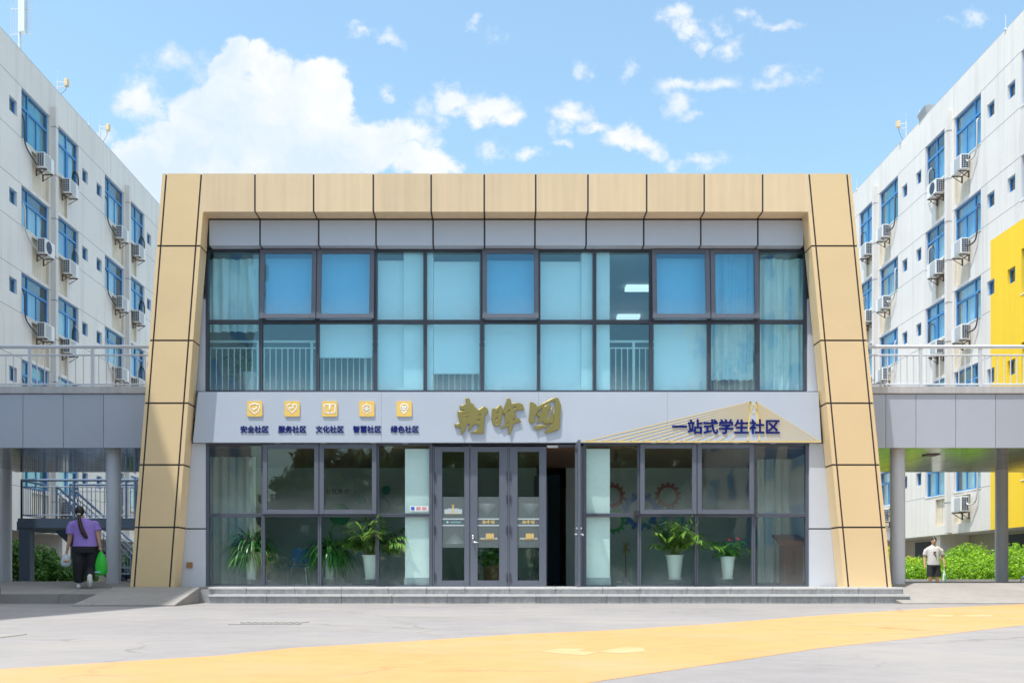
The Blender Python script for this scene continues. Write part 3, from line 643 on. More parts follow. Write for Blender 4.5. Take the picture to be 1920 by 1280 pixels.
# the fourth leaf stands wide open
XO = 1.53
f = MB(); zb, zt = .275, az(824.5, 18.38)
f.box(XO, XO + .05, 18.36, 19.08, zb, zb + .12).box(XO, XO + .05, 18.36, 19.08, zt - .13, zt).box(XO, XO + .05, 18.36, 18.5, zb + .12, zt - .13).box(XO, XO + .05, 18.94, 19.08, zb + .12, zt - .13)
od = part(f, 'door', M['alu'], bevel=0.004); od['label'] = 'glazed door leaf standing wide open'
part(MB().box(XO + .02, XO + .03, 18.5, 18.94, zb + .12, zt - .13), 'pane', M['glass_door'], od)
h = MB()
for s in (-1, 1):
    xb = XO + .025 + s * .025
    h.tube([(xb, 18.43, 1.24), (xb + s * .05, 18.43, 1.24), (xb + s * .05, 18.54, 1.24)], .012, 8); h.tube([(xb, 18.43, 1.35), (xb + s * .03, 18.43, 1.35)], .02, 10)
h.box(XO - .004, XO + .054, 18.41, 18.45, 1.18, 1.4); h.tube([(XO + .08, 18.43, 1.24), (XO + .11, 18.42, 1.21)], .01, 6)
part(h, 'handle', M['steel'], od)
c_ = MB(); c_.box(kx(1026, YD), kx(1046, YD), YD - .02, YD + .02, az(839, YD), az(835, YD)); part(c_, 'door_closer', M['ac_white'])

# rooms behind the glass -------------------------------------------------
XL, XR, YBK = -5.85, 6.25, 22.65
sh = MB(); sh.box(-6.3, XL, 19.3, 29, .2, 7.6).box(XR, 6.75, 19.3, 29, .2, 7.6).box(XL, XR, 28.6, 29, .2, 7.6)
part(sh, 'outer_wall', M['plain_wall'])
part(MB().box(-6.3, 6.75, 19.2, 29, 7.6, 7.75), 'roof', M['concrete'])
part(MB().box(XL, .95, YBK, YBK + .1, .26, 3.4).box(1.62, XR, YBK, YBK + .1, .26, 3.4), 'back_wall', M['room_wall'])
part(MB().box(.95, 1.62, YBK + 2.2, YBK + 2.3, .26, 3.4), 'corridor_wall', M['room_blue'])
part(MB().box(.90, 1.20, YBK - .06, YBK + .04, .28, 2.75), 'inner_door', M['alu_shade_low'])
part(MB().box(XL, XR, 19.0, 28.6, .2, .268), 'ground_floor_slab', M['room_floor'])
cl = MB()
y = 19.25
while y < YBK: cl.box(XL, XR, y, y + .07, 2.93, 3.0); y += .1
part(cl, 'slatted_ceiling', M['slat']); part(MB().box(XL, XR, 19.2, 28.6, 3.02, 3.1), 'ceiling_slab', M['slat'])
part(MB().box(XL, XR, 19.2, 28.6, 3.5, 3.93), 'upper_floor_slab', M['room_wall'])
part(MB().box(XL, XR, 19.28, 28.6, 6.78, 6.9), 'upper_ceiling', M['room_wall'])
part(MB().box(XL, XR, 26.5, 26.6, 3.93, 6.78), 'upper_back_wall', M['room_blue'])
pl = []
for (a, b, y, z0, z1) in ((759.5, 806.5, 19.214, .268, 2.92), (1099.5, 1143.5, 19.214, .268, 2.92), (757, 812, 19.36, 3.93, 6.76), (1090, 1143, 19.36, 3.93, 6.76)):
    p = part(MB().box(kx(a, y), kx(b, y), y, y + .5, z0, z1), 'pillar', M['white_paint'])
    if z0 < 1: part(MB().box(kx(a, y) - .02, kx(b, y) + .02, y - .003, y + .52, z0, z0 + .17), 'skirting', M['ac_grey'], p)
for px, py, y in ((1196, 543, 21.7), (1178, 598, 24.1)):
    part(MB().box(kx(px, y) - .27, kx(px, y) + .27, y - .14, y + .14, 6.70, 6.775), 'ceiling_light', P('lit ceiling panel', (0.85, 0.93, 0.95), 0.5, emit=0.55))
# indoor balustrade
rl = MB(); yR = 19.72; zr = az(640, yR)
rl.tube([(XL + .05, yR, zr), (XR - .05, yR, zr)], .025, 8).tube([(XL + .05, yR, zr - .13), (XR - .05, yR, zr - .13)], .015, 6)
x = XL + .1; i = 0
while x < XR - .1:
    if i % 9 == 0: rl.box(x - .025, x + .025, yR - .025, yR + .025, 3.93, zr)
    else: rl.box(x - .009, x + .009, yR - .009, yR + .009, 4.0, zr - .13)
    x += .118; i += 1
part(rl, 'indoor_balustrade', M['white_paint'])
# small fittings
part(MB().box(kx(350.5, 19.07), kx(361, 19.07), 19.045, 19.085, az(1064, 19.07), az(1053.5, 19.07)), 'socket_cover', P('brown cover', (0.30, 0.16, 0.07), 0.6))
# ------------------------------------------------------------ signs on the fascia
def thing(name, loc, label, cat, group=None): return empty(name, loc, label, cat, group)
sg = thing('building_sign', (kx(953, YF), YF, az(814, YF)), 'large brass brush-script characters standing off the grey fascia above the doors', 'sign')
for key, pcx, w, nm in (('morning', 884, 1, 'first'), ('light', 952, 1, ''), ('garden', 1022, 1, '')):
    me = curve_mesh('character', CAL[key], M['gold'], .009, .005)
    k = YF / F * 100     # traced in units of 100 px
    me.transform(Matrix.Translation((kx(953, YF), YF - .024, az(782.4, YF))) @ Matrix.Diagonal((k, 1, k, 1)))
    adopt(link_mesh('character', me), sg)
pins = MB()
for px, py in ((870, 775), (905, 790), (930, 780), (960, 790), (1000, 785), (1046, 780), (880, 800), (1040, 800)): pins.tube([(kx(px, YF), YF - .02, az(py, YF)), (kx(px, YF), YF + .001, az(py, YF))], .006, 6)
part(pins, 'mounting_pin', M['steel'], sg)
CAP = [('安全社区', 477.5, 478, 'shield'), ('服务社区', 548, 548, 'heart'), ('文化社区', 618.5, 618.5, 'open book'), ('智慧社区', 688.5, 688, 'flower-like atom'), ('绿色社区', 759, 758, 'light bulb')]
def ribbon(pts, w=.011, closed=False):
    return MB().tube([(x, 0, z) for x, z in pts], w, 6, flat=.35, closed=closed)
def emblem(kind, k):
    m = MB()
    def line(pts, closed=False, w=1.3): m.tube([(x * k, 0, z * k) for x, z in pts], w * k, 6, closed=closed)
    if kind == 'shield':
        line([(0, 10), (5, 8), (9, 7.2), (9, 0), (7, -5), (0, -9.5), (-7, -5), (-9, 0), (-9, 7.2), (-5, 8)], True); line([(-4, .5), (-1, -2.5), (4.2, 3)])
    elif kind == 'heart':
        line([(-1.5, 4), (1.5, 7), (5, 8.5), (8.5, 7), (9.5, 3.5), (8, 0), (0, -8.5), (-8, 0), (-9.5, 3.5), (-8.5, 7), (-5, 8.5), (-3, 8)]); line([(3.2, 4.6), (.5, 2), (-2.3, .4), (-5, 2.4)])
    elif kind == 'open book':
        line([(0, 7), (-3, 8), (-10, 8), (-10, -7.5), (-3, -7.5), (0, -8.5), (3, -7.5), (10, -7.5), (10, 8), (3, 8)], True); line([(0, 7), (0, -8)])
    elif kind == 'flower-like atom':
        for t in range(6):
            a = t * math.pi / 3 + math.pi / 6; c = (5.8 * math.cos(a), 5.8 * math.sin(a)); line([(c[0] + 3.2 * math.cos(u * math.pi / 4), c[1] + 3.2 * math.sin(u * math.pi / 4)) for u in range(8)], True, .9)
        line([(1.6 * math.cos(u * math.pi / 4), 1.6 * math.sin(u * math.pi / 4)) for u in range(8)], True, .9)
    else:
        line([(7.2 * math.sin(u * math.pi / 9), 2 + 7.2 * math.cos(u * math.pi / 9)) for u in range(-7, 8)], False); line([(-4.6, -3.5), (-3, -6), (3, -6), (4.6, -3.5)]); line([(-2.5, -8.3), (2.5, -8.3)], w=1.3)
        line([(-4.5, 4.5), (-1.5, 2), (0, 3.4), (1.5, 2), (4.5, 4.5)], w=1.5); line([(-4, -1), (4, -1)], w=1.6)
    return m
def rrect(w, h, r, n=5):
    o = []
    for cx, cy, a0 in ((w - r, h - r, 0), (-w + r, h - r, 90), (-w + r, -h + r, 180), (w - r, -h + r, 270)):
        for i in range(n + 1): a = R(a0 + 90 * i / n); o.append((cx + r * math.cos(a), cy + r * math.sin(a)))
    return o
kF = YF / F
for txt, cx_, ix, kind in CAP:
    t = thing('icon_plaque', (kx(ix, YF), YF, az(781, YF)), f'rounded yellow square plaque with a white {kind} outline on the fascia', 'plaque', 'yellow icon plaques on the fascia')
    w = 14.3 * kF
    me = MB().prism(rrect(w, w, 3 * kF), -.020, -.004).mesh('plate', M['yellow_plate'])
    me.transform(Matrix.Translation((kx(ix, YF), YF, az(766.5, YF)))); adopt(link_mesh('plate', me), t)
    em = emblem(kind, kF).mesh('emblem', M['white'], smooth=True)
    em.transform(Matrix.Translation((kx(ix, YF), YF - .0205, az(766.5, YF))) @ Matrix.Diagonal((1, .3, 1, 1))); adopt(link_mesh('emblem', em), t)
    part(MB().tube([(kx(ix, YF), YF - .01, az(766.5, YF)), (kx(ix, YF), YF + .002, az(766.5, YF))], .02, 8), 'mounting_stud', M['steel'], t)
    tm = text_mesh('caption_sign', txt, .14, M['navy'], .004, .0042, width=53 * kF, height=13.6 * kF)
    tm.transform(Matrix.Translation((kx(cx_, YF), YF - .009, az(804.5, YF))))
    o = link_mesh('caption_sign', tm); tag(o, f'navy raised characters {txt} under the {kind} plaque', 'sign', 'navy captions under the plaques')
tm = text_mesh('slogan_sign', '一站式学生社区', .3, M['navy'], .005, .0075, width=202 * kF, height=28 * kF)
tm.transform(Matrix.Translation((kx(1361, YF), YF - .014, az(799.5, YF))))
tag(link_mesh('slogan_sign', tm), 'long line of navy raised characters across the yellow bridge drawing', 'sign')
# flat cable-stayed bridge drawing
b = MB()
def seg(p, q, w):
    a = Vector((kx(p[0], YF), 0, az(p[1], YF))); c = Vector((kx(q[0], YF), 0, az(q[1], YF))); d = (c - a).normalized(); n = Vector((-d.z, 0, d.x)) * w * kF / 2
    b.hexa([(v.x, YF - .003 - yy, v.z) for yy in (0, .002) for v in (a - n, c - n, c + n, a + n)])
seg((1093, 827.6), (1540, 827.6), 2.6)
for i in range(12):
    t = i / 11; seg((1100 + 268 * t ** .92, 827), (1408 - 6 * t, 753 + 42 * t), 1.5)
for i in range(12):
    t = i / 11; seg((1536 - 98 * t ** .95, 827), (1418 + 6 * t, 754 + 44 * t), 1.5)
seg((1407, 752), (1402, 828), 3.4); seg((1418, 753), (1424, 828), 3.4); seg((1406, 753), (1420, 770), 1.6); seg((1419, 753), (1407, 770), 1.6); seg((1407, 768), (1412.5, 776), 1.4); seg((1419, 768), (1412.5, 776), 1.4); seg((1405, 792), (1420.5, 792), 2)
tag(b.build('bridge_emblem', M['bridge'], recalc=False), 'thin yellow drawing of a cable-stayed bridge on the fascia behind the navy slogan', 'emblem')

# ------------------------------------------------------------ steps and ramp
st = thing('entrance_steps', (0, 18.0, GZ), 'two long weathered granite steps running below the glass front', 'steps')
def wavy(n, x0, x1): return [x0 + (x1 - x0) * i / n for i in range(n + 1)]
cuts_hi = [391, 462, 553, 640, 728, 800, 872, 955, 1042, 1130, 1200, 1288, 1370, 1448, 1530, 1610, 1694]
cuts_lo = [391, 500, 640, 735, 838, 915, 1005, 1138, 1198, 1260, 1324, 1440, 1560, 1640, 1707]
for cuts, yf, z0, z1, yb, nm in ((cuts_hi, 18.30, .12, .262, 19.2, 'upper_step'), (cuts_lo, 17.95, GZ - .1, .13, 18.4, 'lower_step')):
    t_, r_ = MB(), MB()
    for a, c in zip(cuts, cuts[1:]):
        xa, xb = ax(a, yf), ax(c, yf)
        t_.box(xa + .003, xb - .003, yf - .025, yb - (.0 if nm == 'lower_step' else .2), z1 - .04, z1)
        r_.box(xa + .004, xb - .004, yf + random.uniform(0, .004), yf + .3, z0, z1 - .0405)
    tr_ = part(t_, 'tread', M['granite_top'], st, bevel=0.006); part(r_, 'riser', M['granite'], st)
part(MB().box(ax(392, 18.3) - 1.4, ax(1690, 18.3), 18.34, 19.4, GZ - .1, .215), 'step_core', M['granite'], st)
rp_ = MB()
RX0, RX1, RYF, RYB = -7.02, -5.43, 16.2, 18.32
rp_.hexa([(RX0 + .12, RYF, GZ - .05), (RX1 + .22, RYF, GZ - .05), (RX1, RYB, GZ - .05), (RX0, RYB, GZ - .05), (RX0 + .12, RYF, GZ + .02), (RX1 + .22, RYF, GZ + .02), (RX1, RYB, .262), (RX0, RYB, .262)])
rp_.box(RX0 - .06, RX1, RYB, 19.2, GZ, .2615)
tag(rp_.build('wheelchair_ramp', M['apron'], bevel=0.008), 'short sloping concrete ramp at the left end of the steps', 'ramp')
dr = MB()
for i in range(9): dr.box(-2.55 + i * .07, -2.51 + i * .07, 9.75, 10.15, GZ - .01, GZ + .005)
dr.box(-2.6, -1.9, 9.7, 9.75, GZ - .01, GZ + .006).box(-2.6, -1.9, 10.15, 10.2, GZ - .01, GZ + .006)
tag(dr.build('drain_grate', P('worn grate', (.27, .26, .25), .7, var=.2, vscale=9)), 'flat slotted drain grate in the pale paving before the steps', 'drain')
dr = MB().box(-4.1, -3.76, 7.6, 8.0, GZ - .01, GZ + .005)

tag(dr.build('manhole_cover', M['apron']), 'small square cover in the paving at the left edge near the shade line', 'drain')

# ------------------------------------------------------------ raised walkways
YW0, YW1 = 19.6, 24.1
def walkway(s, x0, x1, joints, posts, label):
    w = thing('raised_walkway', ((x0 + x1) / 2, 21.8, .33), label, 'walkway')
    z0, z1, z2 = az(839, YW0), az(738, YW0), az(724, YW0)
    js = [x0] + sorted(ax(j, YW0) for j in joints if x0 < ax(j, YW0) < x1) + [x1]
    p = MB()
    for a, c in zip(js, js[1:]): p.box(a + .005, c - .005, YW0, YW0 + .05, z0, z1 - .01)
    part(p, 'fascia_panel', M['walk_panel'], w); p = MB()
    for a, c in zip(js, js[1:]): p.box(a + .005, c - .005, YW1 - .05, YW1, z0, z1 - .01)
    part(p, 'fascia_panel', M['walk_panel'], w)
    part(MB().box(x0, x1, YW0 + .02, YW1 - .02, z0 + .03, z1), 'deck_core', M['joint'], w)
    so_ = MB()
    yj = [YW0 + .052, YW0 + 1.1, YW0 + 2.25, YW0 + 3.4, YW1 - .052]
    for a, c in zip(js, js[1:]):
        for u, v in zip(yj, yj[1:]): so_.box(a + .006, c - .006, u + .006, v - .006, z0 + .004, z0 + .03)
    part(so_, 'soffit', M['soffit'], w)
    part(MB().box(x0, x1, YW0 - .03, YW1 + .03, z1, z2), 'deck_edge', M['rail_concrete'], w, bevel=.01)
    for yy, ps in ((YW0 + .08, posts), (YW1 - .1, None)):
        zt = az(650, YW0 + .08)
        rm = MB(); rm.tube([(x0 + .02, yy, zt), (x1 - .02, yy, zt)], .036, 10).tube([(x0 + .02, yy, zt - .165), (x1 - .02, yy, zt - .165)], .018, 8).tube([(x0 + .02, yy, z2 + .055), (x1 - .02, yy, z2 + .055)], .018, 8)
        px = [ax(q, yy) for q in ps] if ps else [x0 + .3 + 1.18 * i for i in range(12)]
        px = [q for q in px if x0 < q < x1]
        bal = .153 if s < 0 else .128
        xx = x0 + .1
        while xx < x1 - .05:
            if min(abs(xx - q) for q in px) > .06: rm.tube([(xx, yy, z2 + .055), (xx, yy, zt - .165)], .0115, 6, caps=False)
            xx += bal
        r_ = part(rm, 'railing', M['rail'], w, smooth=False)
        for q in px: part(MB().box(q - .03, q + .03, yy - .02, yy + .02, z2 - .02, zt), 'post', M['rail'], r_)
    return w, z0
M['rail_concrete'] = P('deck edge', (0.50, 0.50, 0.51), 0.7, var=0.08, streak=0.15)
wl, zs = walkway(-1, -11.6, -6.72, [43, 118.5, 194, -32, -108, -184], [56, 173.6, -61], 'shaded raised walkway with grey railing on the left of the student centre')
wr, _ = walkway(1, 7.02, 16.55, [1661, 1717.5, 1792, 1866.8, 1942, 2017, 2092, 2167, 2242, 2317, 2392], [1726, 1838, 1950, 2062, 2174, 2286, 2398], 'sunlit raised walkway with pale railing on the right of the student centre')
for w, px, y, r in ((wl, 213, 20.0, .14), (wl, 10, 23.6, .145), (wr, 1683, 19.98, .143), (wr, 1878, 23.7, .143), (wl, -150, 20.0, .14), (wr, 2090, 19.98, .143)):
    c = part(MB().lathe((ax(px, y), y, .31), [(r, 0), (r, zs - .31 + .02)], 28), 'column', M['column'], w); shade_auto(c)
part(MB().box(ax(1736, 21) - .13, ax(1736, 21) + .13, 20.6, 20.9, zs - .012, zs + .02), 'ceiling_fitting', M['bracket'], wr)

# ------------------------------------------------------------ dormitories
ZR = 18.36
SILL = [15.40, 12.42, 9.44, 6.46, 3.55]; HEAD = [17.15, 13.83, 10.87, 7.90, 4.98]
FLOORS = ['top', 'fourth', 'third', 'second', 'first']
def window_mesh(kind, out, w, h):
    """Blue window at the origin: u along +y, outward x*out, sill at z=0; returns frame, pane and curtain meshes."""
    f, g = MB(), MB()
    def bx(u0, u1, z0, z1, d0=-.02, d1=.03): f.box(min(out * d0, out * d1), max(out * d0, out * d1), u0, u1, z0, z1)
    t = .055
    bx(0, t, 0, h); bx(w - t, w, 0, h); bx(t, w - t, 0, t); bx(t, w - t, h - t, h)
    if kind != 'small':
        tz = h * .66
        bx(t, w - t, tz - .04, tz + .04, -.02, .036)
        v1 = w * .29 if kind == 'wide' else w * .5
        bx(v1 - .035, v1 + .035, t, tz - .04, -.02, .033); bx(v1 - .03, v1 + .03, tz + .04, h - t, -.02, .033)
        v2 = w * .62 if kind == 'wide' else w * .57
        bx(v2 - .03, v2 + .03, t, tz - .04, -.015, .02)
    g.box(min(0, out * -.008), max(0, out * -.008), t - .005, w - t + .005, t - .005, h - t + .005)
    return f.mesh('window', M['blue_frame']), g.mesh('pane', M['glass_dorm'])
def curtain_mesh(w0, w1, h, out, m, d=.10):
    c = MB(); n = max(6, int((w1 - w0) / .035)); pts = [(-out * (d + .02 * math.sin(i * 1.9) + .012 * math.sin(i * .7)), w0 + (w1 - w0) * i / n) for i in range(n + 1)]
    for i in range(n): c.quad((pts[i][0], pts[i][1], .03), (pts[i + 1][0], pts[i + 1][1], .03), (pts[i + 1][0], pts[i + 1][1], h), (pts[i][0], pts[i][1], h))
    me = c.mesh('curtain', m, recalc=False, smooth=True); return me
CURT = [P('white dorm curtain', (.62, .68, .70), .9), P('teal dorm curtain', (.03, .42, .48), .9), P('grey dorm curtain', (.40, .41, .42), .9), P('sky dorm curtain', (.25, .50, .66), .9), P('cream dorm curtain', (.60, .54, .46), .9), P('dark dorm curtain', (.05, .12, .22), .9)]
class Dorm: pass
def dormitory(out, X0, y_lo, y_hi, s0, period, layout, bays, label, zbot, yellow=None, z_list=True):
    d = Dorm(); rnd = random.Random(5 if out > 0 else 9)
    d.root = thing('dormitory', (X0 - out * 4, (y_lo + y_hi) / 2, GZ), label, 'building')
    holes = []; wins = []
    for k in bays:
        for kind, off, w in layout:
            u = s0 + period * k + off
            if u < y_lo + .1 or u + w > y_hi - .1: continue
            for fl in range(5):
                if kind == 'small': zb, h = HEAD[fl] - (.68 if fl == 0 else .40) - .5, .5
                else: zb, h = SILL[fl], HEAD[fl] - SILL[fl]
                holes.append((u, u + w, zb, zb + h, .14)); wins.append((kind, u, w, zb, h, fl, k))
                if kind != 'small':      # shallow plaster niche for the air conditioner
                    n0, n1 = (u + .75, u + w - .04) if kind == 'wide' else (u + .03, u + .78)
                    z1n = zb - .1; z0n = (HEAD[fl + 1] + .12) if fl < 4 else zb - 1.15
                    if fl == 4: z1n -= .05
                    holes.append((n0, n1, z0n, z1n, .09))
    def in_yel(u): return yellow and u < yellow[0]
    us = sorted({y_lo, y_hi} | {h[0] for h in holes} | {h[1] for h in holes} | ({yellow[0]} if yellow else set()))
    zs_ = sorted({zbot, ZR} | {h[2] for h in holes} | {h[3] for h in holes} | ({yellow[1]} if yellow else set()))
    wall, yel, nic = MB(), MB(), MB()
    grid = {}
    for h in holes:
        for i in range(us.index(h[0]), us.index(h[1])):
            for j in range(zs_.index(h[2]), zs_.index(h[3])): grid[i, j] = h
    for i in range(len(us) - 1):
        for j in range(len(zs_) - 1):
            if (i, j) in grid: continue
            u, v, a, c = us[i], us[i + 1], zs_[j], zs_[j + 1]
            q = [(X0, u, a), (X0, v, a), (X0, v, c), (X0, u, c)]
            (yel if yellow and v <= yellow[0] + 1e-6 and c <= yellow[1] + 1e-6 else wall).add(q, [(0, 1, 2, 3) if out > 0 else (3, 2, 1, 0)])
    for (u, v, a, c, dp) in holes:
        xb = X0 - out * dp
        isn = dp < .1
        mb = (yel if yellow and v <= yellow[0] and c <= yellow[1] else wall)
        mb.quad((X0, u, a), (xb, u, a), (xb, u, c), (X0, u, c)).quad((X0, v, a), (xb, v, a), (xb, v, c), (X0, v, c)).quad((X0, u, a), (X0, v, a), (xb, v, a), (xb, u, a)).quad((X0, u, c), (X0, v, c), (xb, v, c), (xb, u, c))
        if isn: mb.quad((xb, u, a), (xb, v, a), (xb, v, c), (xb, u, c)); mb.n = getattr(mb, 'n', []) + list(range(len(mb.f) - 5, len(mb.f)))
    gv = MB()
    for z in SILL + HEAD:
        segs = sorted([(h[0], h[1]) for h in holes if h[2] - .02 < z < h[3] + .02])
        u = y_lo if not yellow or z > yellow[1] else yellow[0]
        for a, c in segs + [(y_hi, y_hi)]:
            if a - u > .05: gv.box(*sorted((X0 - out * .01, X0 + out * .002)), u, a, z - .008, z + .008)
            u = max(u, c)
    n_w = len(wall.f); wall.add(gv.v, gv.f)
    for mb, mt in ((wall, 'tile_wall'), (yel, 'yellow_wall')):
        if not mb.f: continue
        o = part(mb, 'wall', M[mt], d.root, recalc=False); o.data.materials.append(M['niche'])
        for i in getattr(mb, 'n', []): o.data.polygons[i].material_index = 1
        if mt == 'tile_wall':
            o.data.materials.append(M['groove'])
            for i in range(n_w, len(mb.f)): o.data.polygons[i].material_index = 2
        if mt == 'yellow_wall': o['label'] = 'bright yellow painted wall'
    xa, xb = sorted((X0 - out * .45, X0 - out * 12))
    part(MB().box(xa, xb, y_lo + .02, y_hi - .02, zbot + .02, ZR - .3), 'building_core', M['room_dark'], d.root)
    part(MB().box(min(X0, X0 - out * .3) + (.001 if out < 0 else 0), max(X0, X0 - out * .3) - (.001 if out > 0 else 0), y_lo, y_hi, ZR, ZR + .03), 'parapet_cap', M['concrete'], d.root)
    part(MB().box(min(X0 - out * .002, X0 - out * 12), max(X0 - out * .002, X0 - out * 12), y_lo, y_hi, ZR - .3, ZR - .002).box(*sorted((X0 - out * .004, X0 - out * 1.2)), y_lo + .02, y_hi, zbot, zbot + .1), 'roof', M['plain_wall'], d.root)
    for yy in (y_lo, y_hi):
        part(MB().box(*sorted((X0 - out * .003, X0 - out * 12)), yy - .1 if yy == y_lo else yy, yy if yy == y_lo else yy + .1, zbot, ZR - .01), 'end_wall', M['tile_wall'], d.root)
    # ground floor set back under the overhang
    xg = X0 - out * 1.25
    gm = MB(); gm.box(*sorted((xg, xg - out * .3)), y_lo, y_hi, GZ, zbot + .05); part(gm, 'ground_floor_wall', M['beige'], d.root)
    for k in bays:
        u = s0 + period * k
        if y_lo < u < y_hi - 3:
            part(MB().box(*sorted((xg - .01, X0 - out * .15)), u + 4.4, u + 5.1, GZ, zbot + .02), 'pier', M['tile_wall'], d.root)
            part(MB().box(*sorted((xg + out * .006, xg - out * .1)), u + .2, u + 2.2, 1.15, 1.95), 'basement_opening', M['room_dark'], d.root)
    # pilaster-like drain boxes
    for k in bays:
        u = s0 + period * k + 3.1
        if y_lo < u < y_hi - .5 and not in_yel(u):
            o_ = part(MB().box(*sorted((X0 - out * .02, X0 + out * .18)), u, u + .22, zbot + .02, 17.55), 'downpipe_box', M['plain_wall'], d.root, bevel=.015)
            gg = MB()
            for z in SILL + HEAD: gg.box(*sorted((X0, X0 + out * .186)), u - .005, u + .226, z - .35 - .012, z - .35 + .012)
            o_.data.materials.append(M['groove']); bm = bmesh.new(); bm.from_mesh(o_.data); n_ = len(bm.faces); bm.from_mesh(gg.mesh('joint', None)); bm.faces.ensure_lookup_table()
            for f_ in bm.faces[n_:]: f_.material_index = 1
            bm.to_mesh(o_.data); bm.free()
    # windows
    cache = {}
    for kind, u, w, zb, h, fl, k in wins:
        key = (kind, round(h, 2))
        if key not in cache: cache[key] = window_mesh(kind, out, w, h)
        fm, gm_ = cache[key]
        o = adopt(link_mesh('window', fm), d.root); o.location = (X0 - out * .11, u, zb)
        p = link_mesh('pane', gm_, o)
        r = rnd.random()
        ck = (key, int(r * 8))
        if ck not in cache:
            cm = CURT[[0, 1, 0, 3, 0, 4, 3, 0][ck[1]]]
            spans = {0: (.05, w * .9), 1: (w * .3, w - .05), 2: (.05, w * .8), 3: (.05, w - .05), 4: (.05, w - .05), 5: (w * .35, w - .05), 6: (.05, w * .75), 7: (w * .15, w - .1)}[ck[1]]
            cache[ck] = curtain_mesh(spans[0], spans[1], h * (.97 if ck[1] % 2 else .72), out, cm)
        link_mesh('curtain', cache[ck], o)
        if kind != 'small': link_mesh('sill', cache.setdefault(('sill', key), MB().box(*sorted((out * -.02, out * .13)), -.02, w + .02, -.03, -.002).mesh('sill', M['white_paint'])), o)
    d.wins = wins; return d
LAY = [('small', 0, .53), ('wide', .85, 2.12), ('narrow', 3.7, 1.80), ('small', 5.85, .53)]
LAYR = [('small', 0, .50), ('wide', .93, 2.0), ('narrow', 3.67, 1.68), ('small', 5.72, .48)]
XD, XE = -16.12, 16.72
dl_ = dormitory(1, XD, 23.2, 62, 33.05, 7.25, LAY, [-1, 0, 1, 2, 3], 'long shaded white-tiled dormitory with blue windows on the left', 2.04)
dr_ = dormitory(-1, XE, 2, 62, 33.33, 7.05, LAYR, [-4, -3, -2, -1, 0, 1, 2, 3], 'long sunlit white-tiled dormitory with blue windows and a yellow wall on the right', 2.06, yellow=(33.6, 11.8))
# the wing beside the camera that throws the shade on the left; its street side stands just out of the picture
w_ = thing('dormitory_wing', (-16, 6, GZ), 'tall white-tiled dormitory wing whose shadow covers the left walkway', 'building')
part(MB().box(-24, -11.6, -9, 20.5, GZ, 21.9), 'wall', M['tile_wall'], w_); part(MB().box(-24, -11.55, -9, 20.55, 21.9, 22.0), 'roof', M['concrete'], w_)
for y in range(-7, 19, 4):
    for z in range(2, 20, 3): part(MB().box(-11.62, -11.57, y, y + 1.9, z, z + 1.5), 'window', M['blue_frame'], w_)

# air conditioners ---------------------------------------------------------
def ac_meshes(out, fan):
    """u along +y 0..0.78, outward 0..0.30 from the wall, base z=0"""
    X = lambda a, b_: sorted((out * a, out * b_))
    case = MB().box(*X(.05, .33), 0, .78, 0, .54).mesh('air_conditioner', M['ac_white'], bevel=.018)
    gr = MB()
    if fan:
        gr.v = []; t = MB().lathe((0, 0, 0), [(.215, 0), (.215, .008), (.19, .012), (.05, .012), (.048, .02)], 24)
        gr.add([(out * (.331 + z), .30 + x, .275 + y) for x, y, z in t.v], t.f)
    else: gr.box(*X(.331, .338), .07, .50, .05, .49)
    grille = gr.mesh('fan_grille', M['ac_vent'] if fan else M['ac_grey'])
    vt = MB()
    for i in range(7):
        for j in range(3): vt.box(*X(.075 + j * .078, .140 + j * .078), -.004, .02, .045 + i * .066, .098 + i * .066)
    vent = vt.mesh('side_vent', M['ac_vent'])
    br = MB()
    for u in (.12, .62):
        br.box(*X(-.04, .36), u, u + .03, -.035, -.003); br.tube([(out * -.0, u + .015, -.24), (out * .33, u + .015, -.03)], .014, 4); br.box(*X(-.04, .01), u, u + .03, -.26, -.035)
    br.box(*X(-.035, .005), .15, .62, -.030, -.008)
    bracket = br.mesh('bracket', M['bracket'])
    return case, grille, vent, bracket
def pipe_mesh(out, kind, m):
    t = MB()
    if kind == 'wide': pts = [(.12, .72, .30), (.02, .50, .02), (.03, .02, .12), (.02, -.62, .35), (.03, -.84, .60), (.02, -.85, 1.2), (-.08, -.80, 1.45)] if out > 0 else [(.14, -.02, .3), (.12, -.12, .22), (.03, -.35, .28), (.03, -.52, .50), (.03, -.56, 1.0), (.02, -.55, 1.45), (-.08, -.5, 1.5)]
    else: pts = [(.16, .80, .25), (.1, .95, .2), (.03, 1.22, .30), (.02, 1.42, .55), (.03, 1.45, 1.1), (-.08, 1.4, 1.35)] if out > 0 else [(.1, .78, .1), (.1, 1.0, .0), (.05, 1.30, .35), (.03, 1.32, .9), (.02, 1.30, 1.3), (-.08, 1.25, 1.42)]
    # smooth the polyline
    P_ = [Vector((out * a, u, z)) for a, u, z in pts]; q = []
    for i in range(len(P_) - 1):
        a, b_, c, e = P_[max(i - 1, 0)], P_[i], P_[i + 1], P_[min(i + 2, len(P_) - 1)]
        for s in range(5):
            t_ = s / 5; q.append(.5 * ((2 * b_) + (-a + c) * t_ + (2 * a - 5 * b_ + 4 * c - e) * t_ ** 2 + (-a + 3 * b_ - 3 * c + e) * t_ ** 3))
    t.tube(q + [P_[-1]], .026, 6); return t.mesh('refrigerant_pipe', m, smooth=True)
ORD = ['nearest', 'second nearest', 'third nearest', 'fourth nearest']
FN = ['fifth', 'fourth', 'third', 'second', 'first']
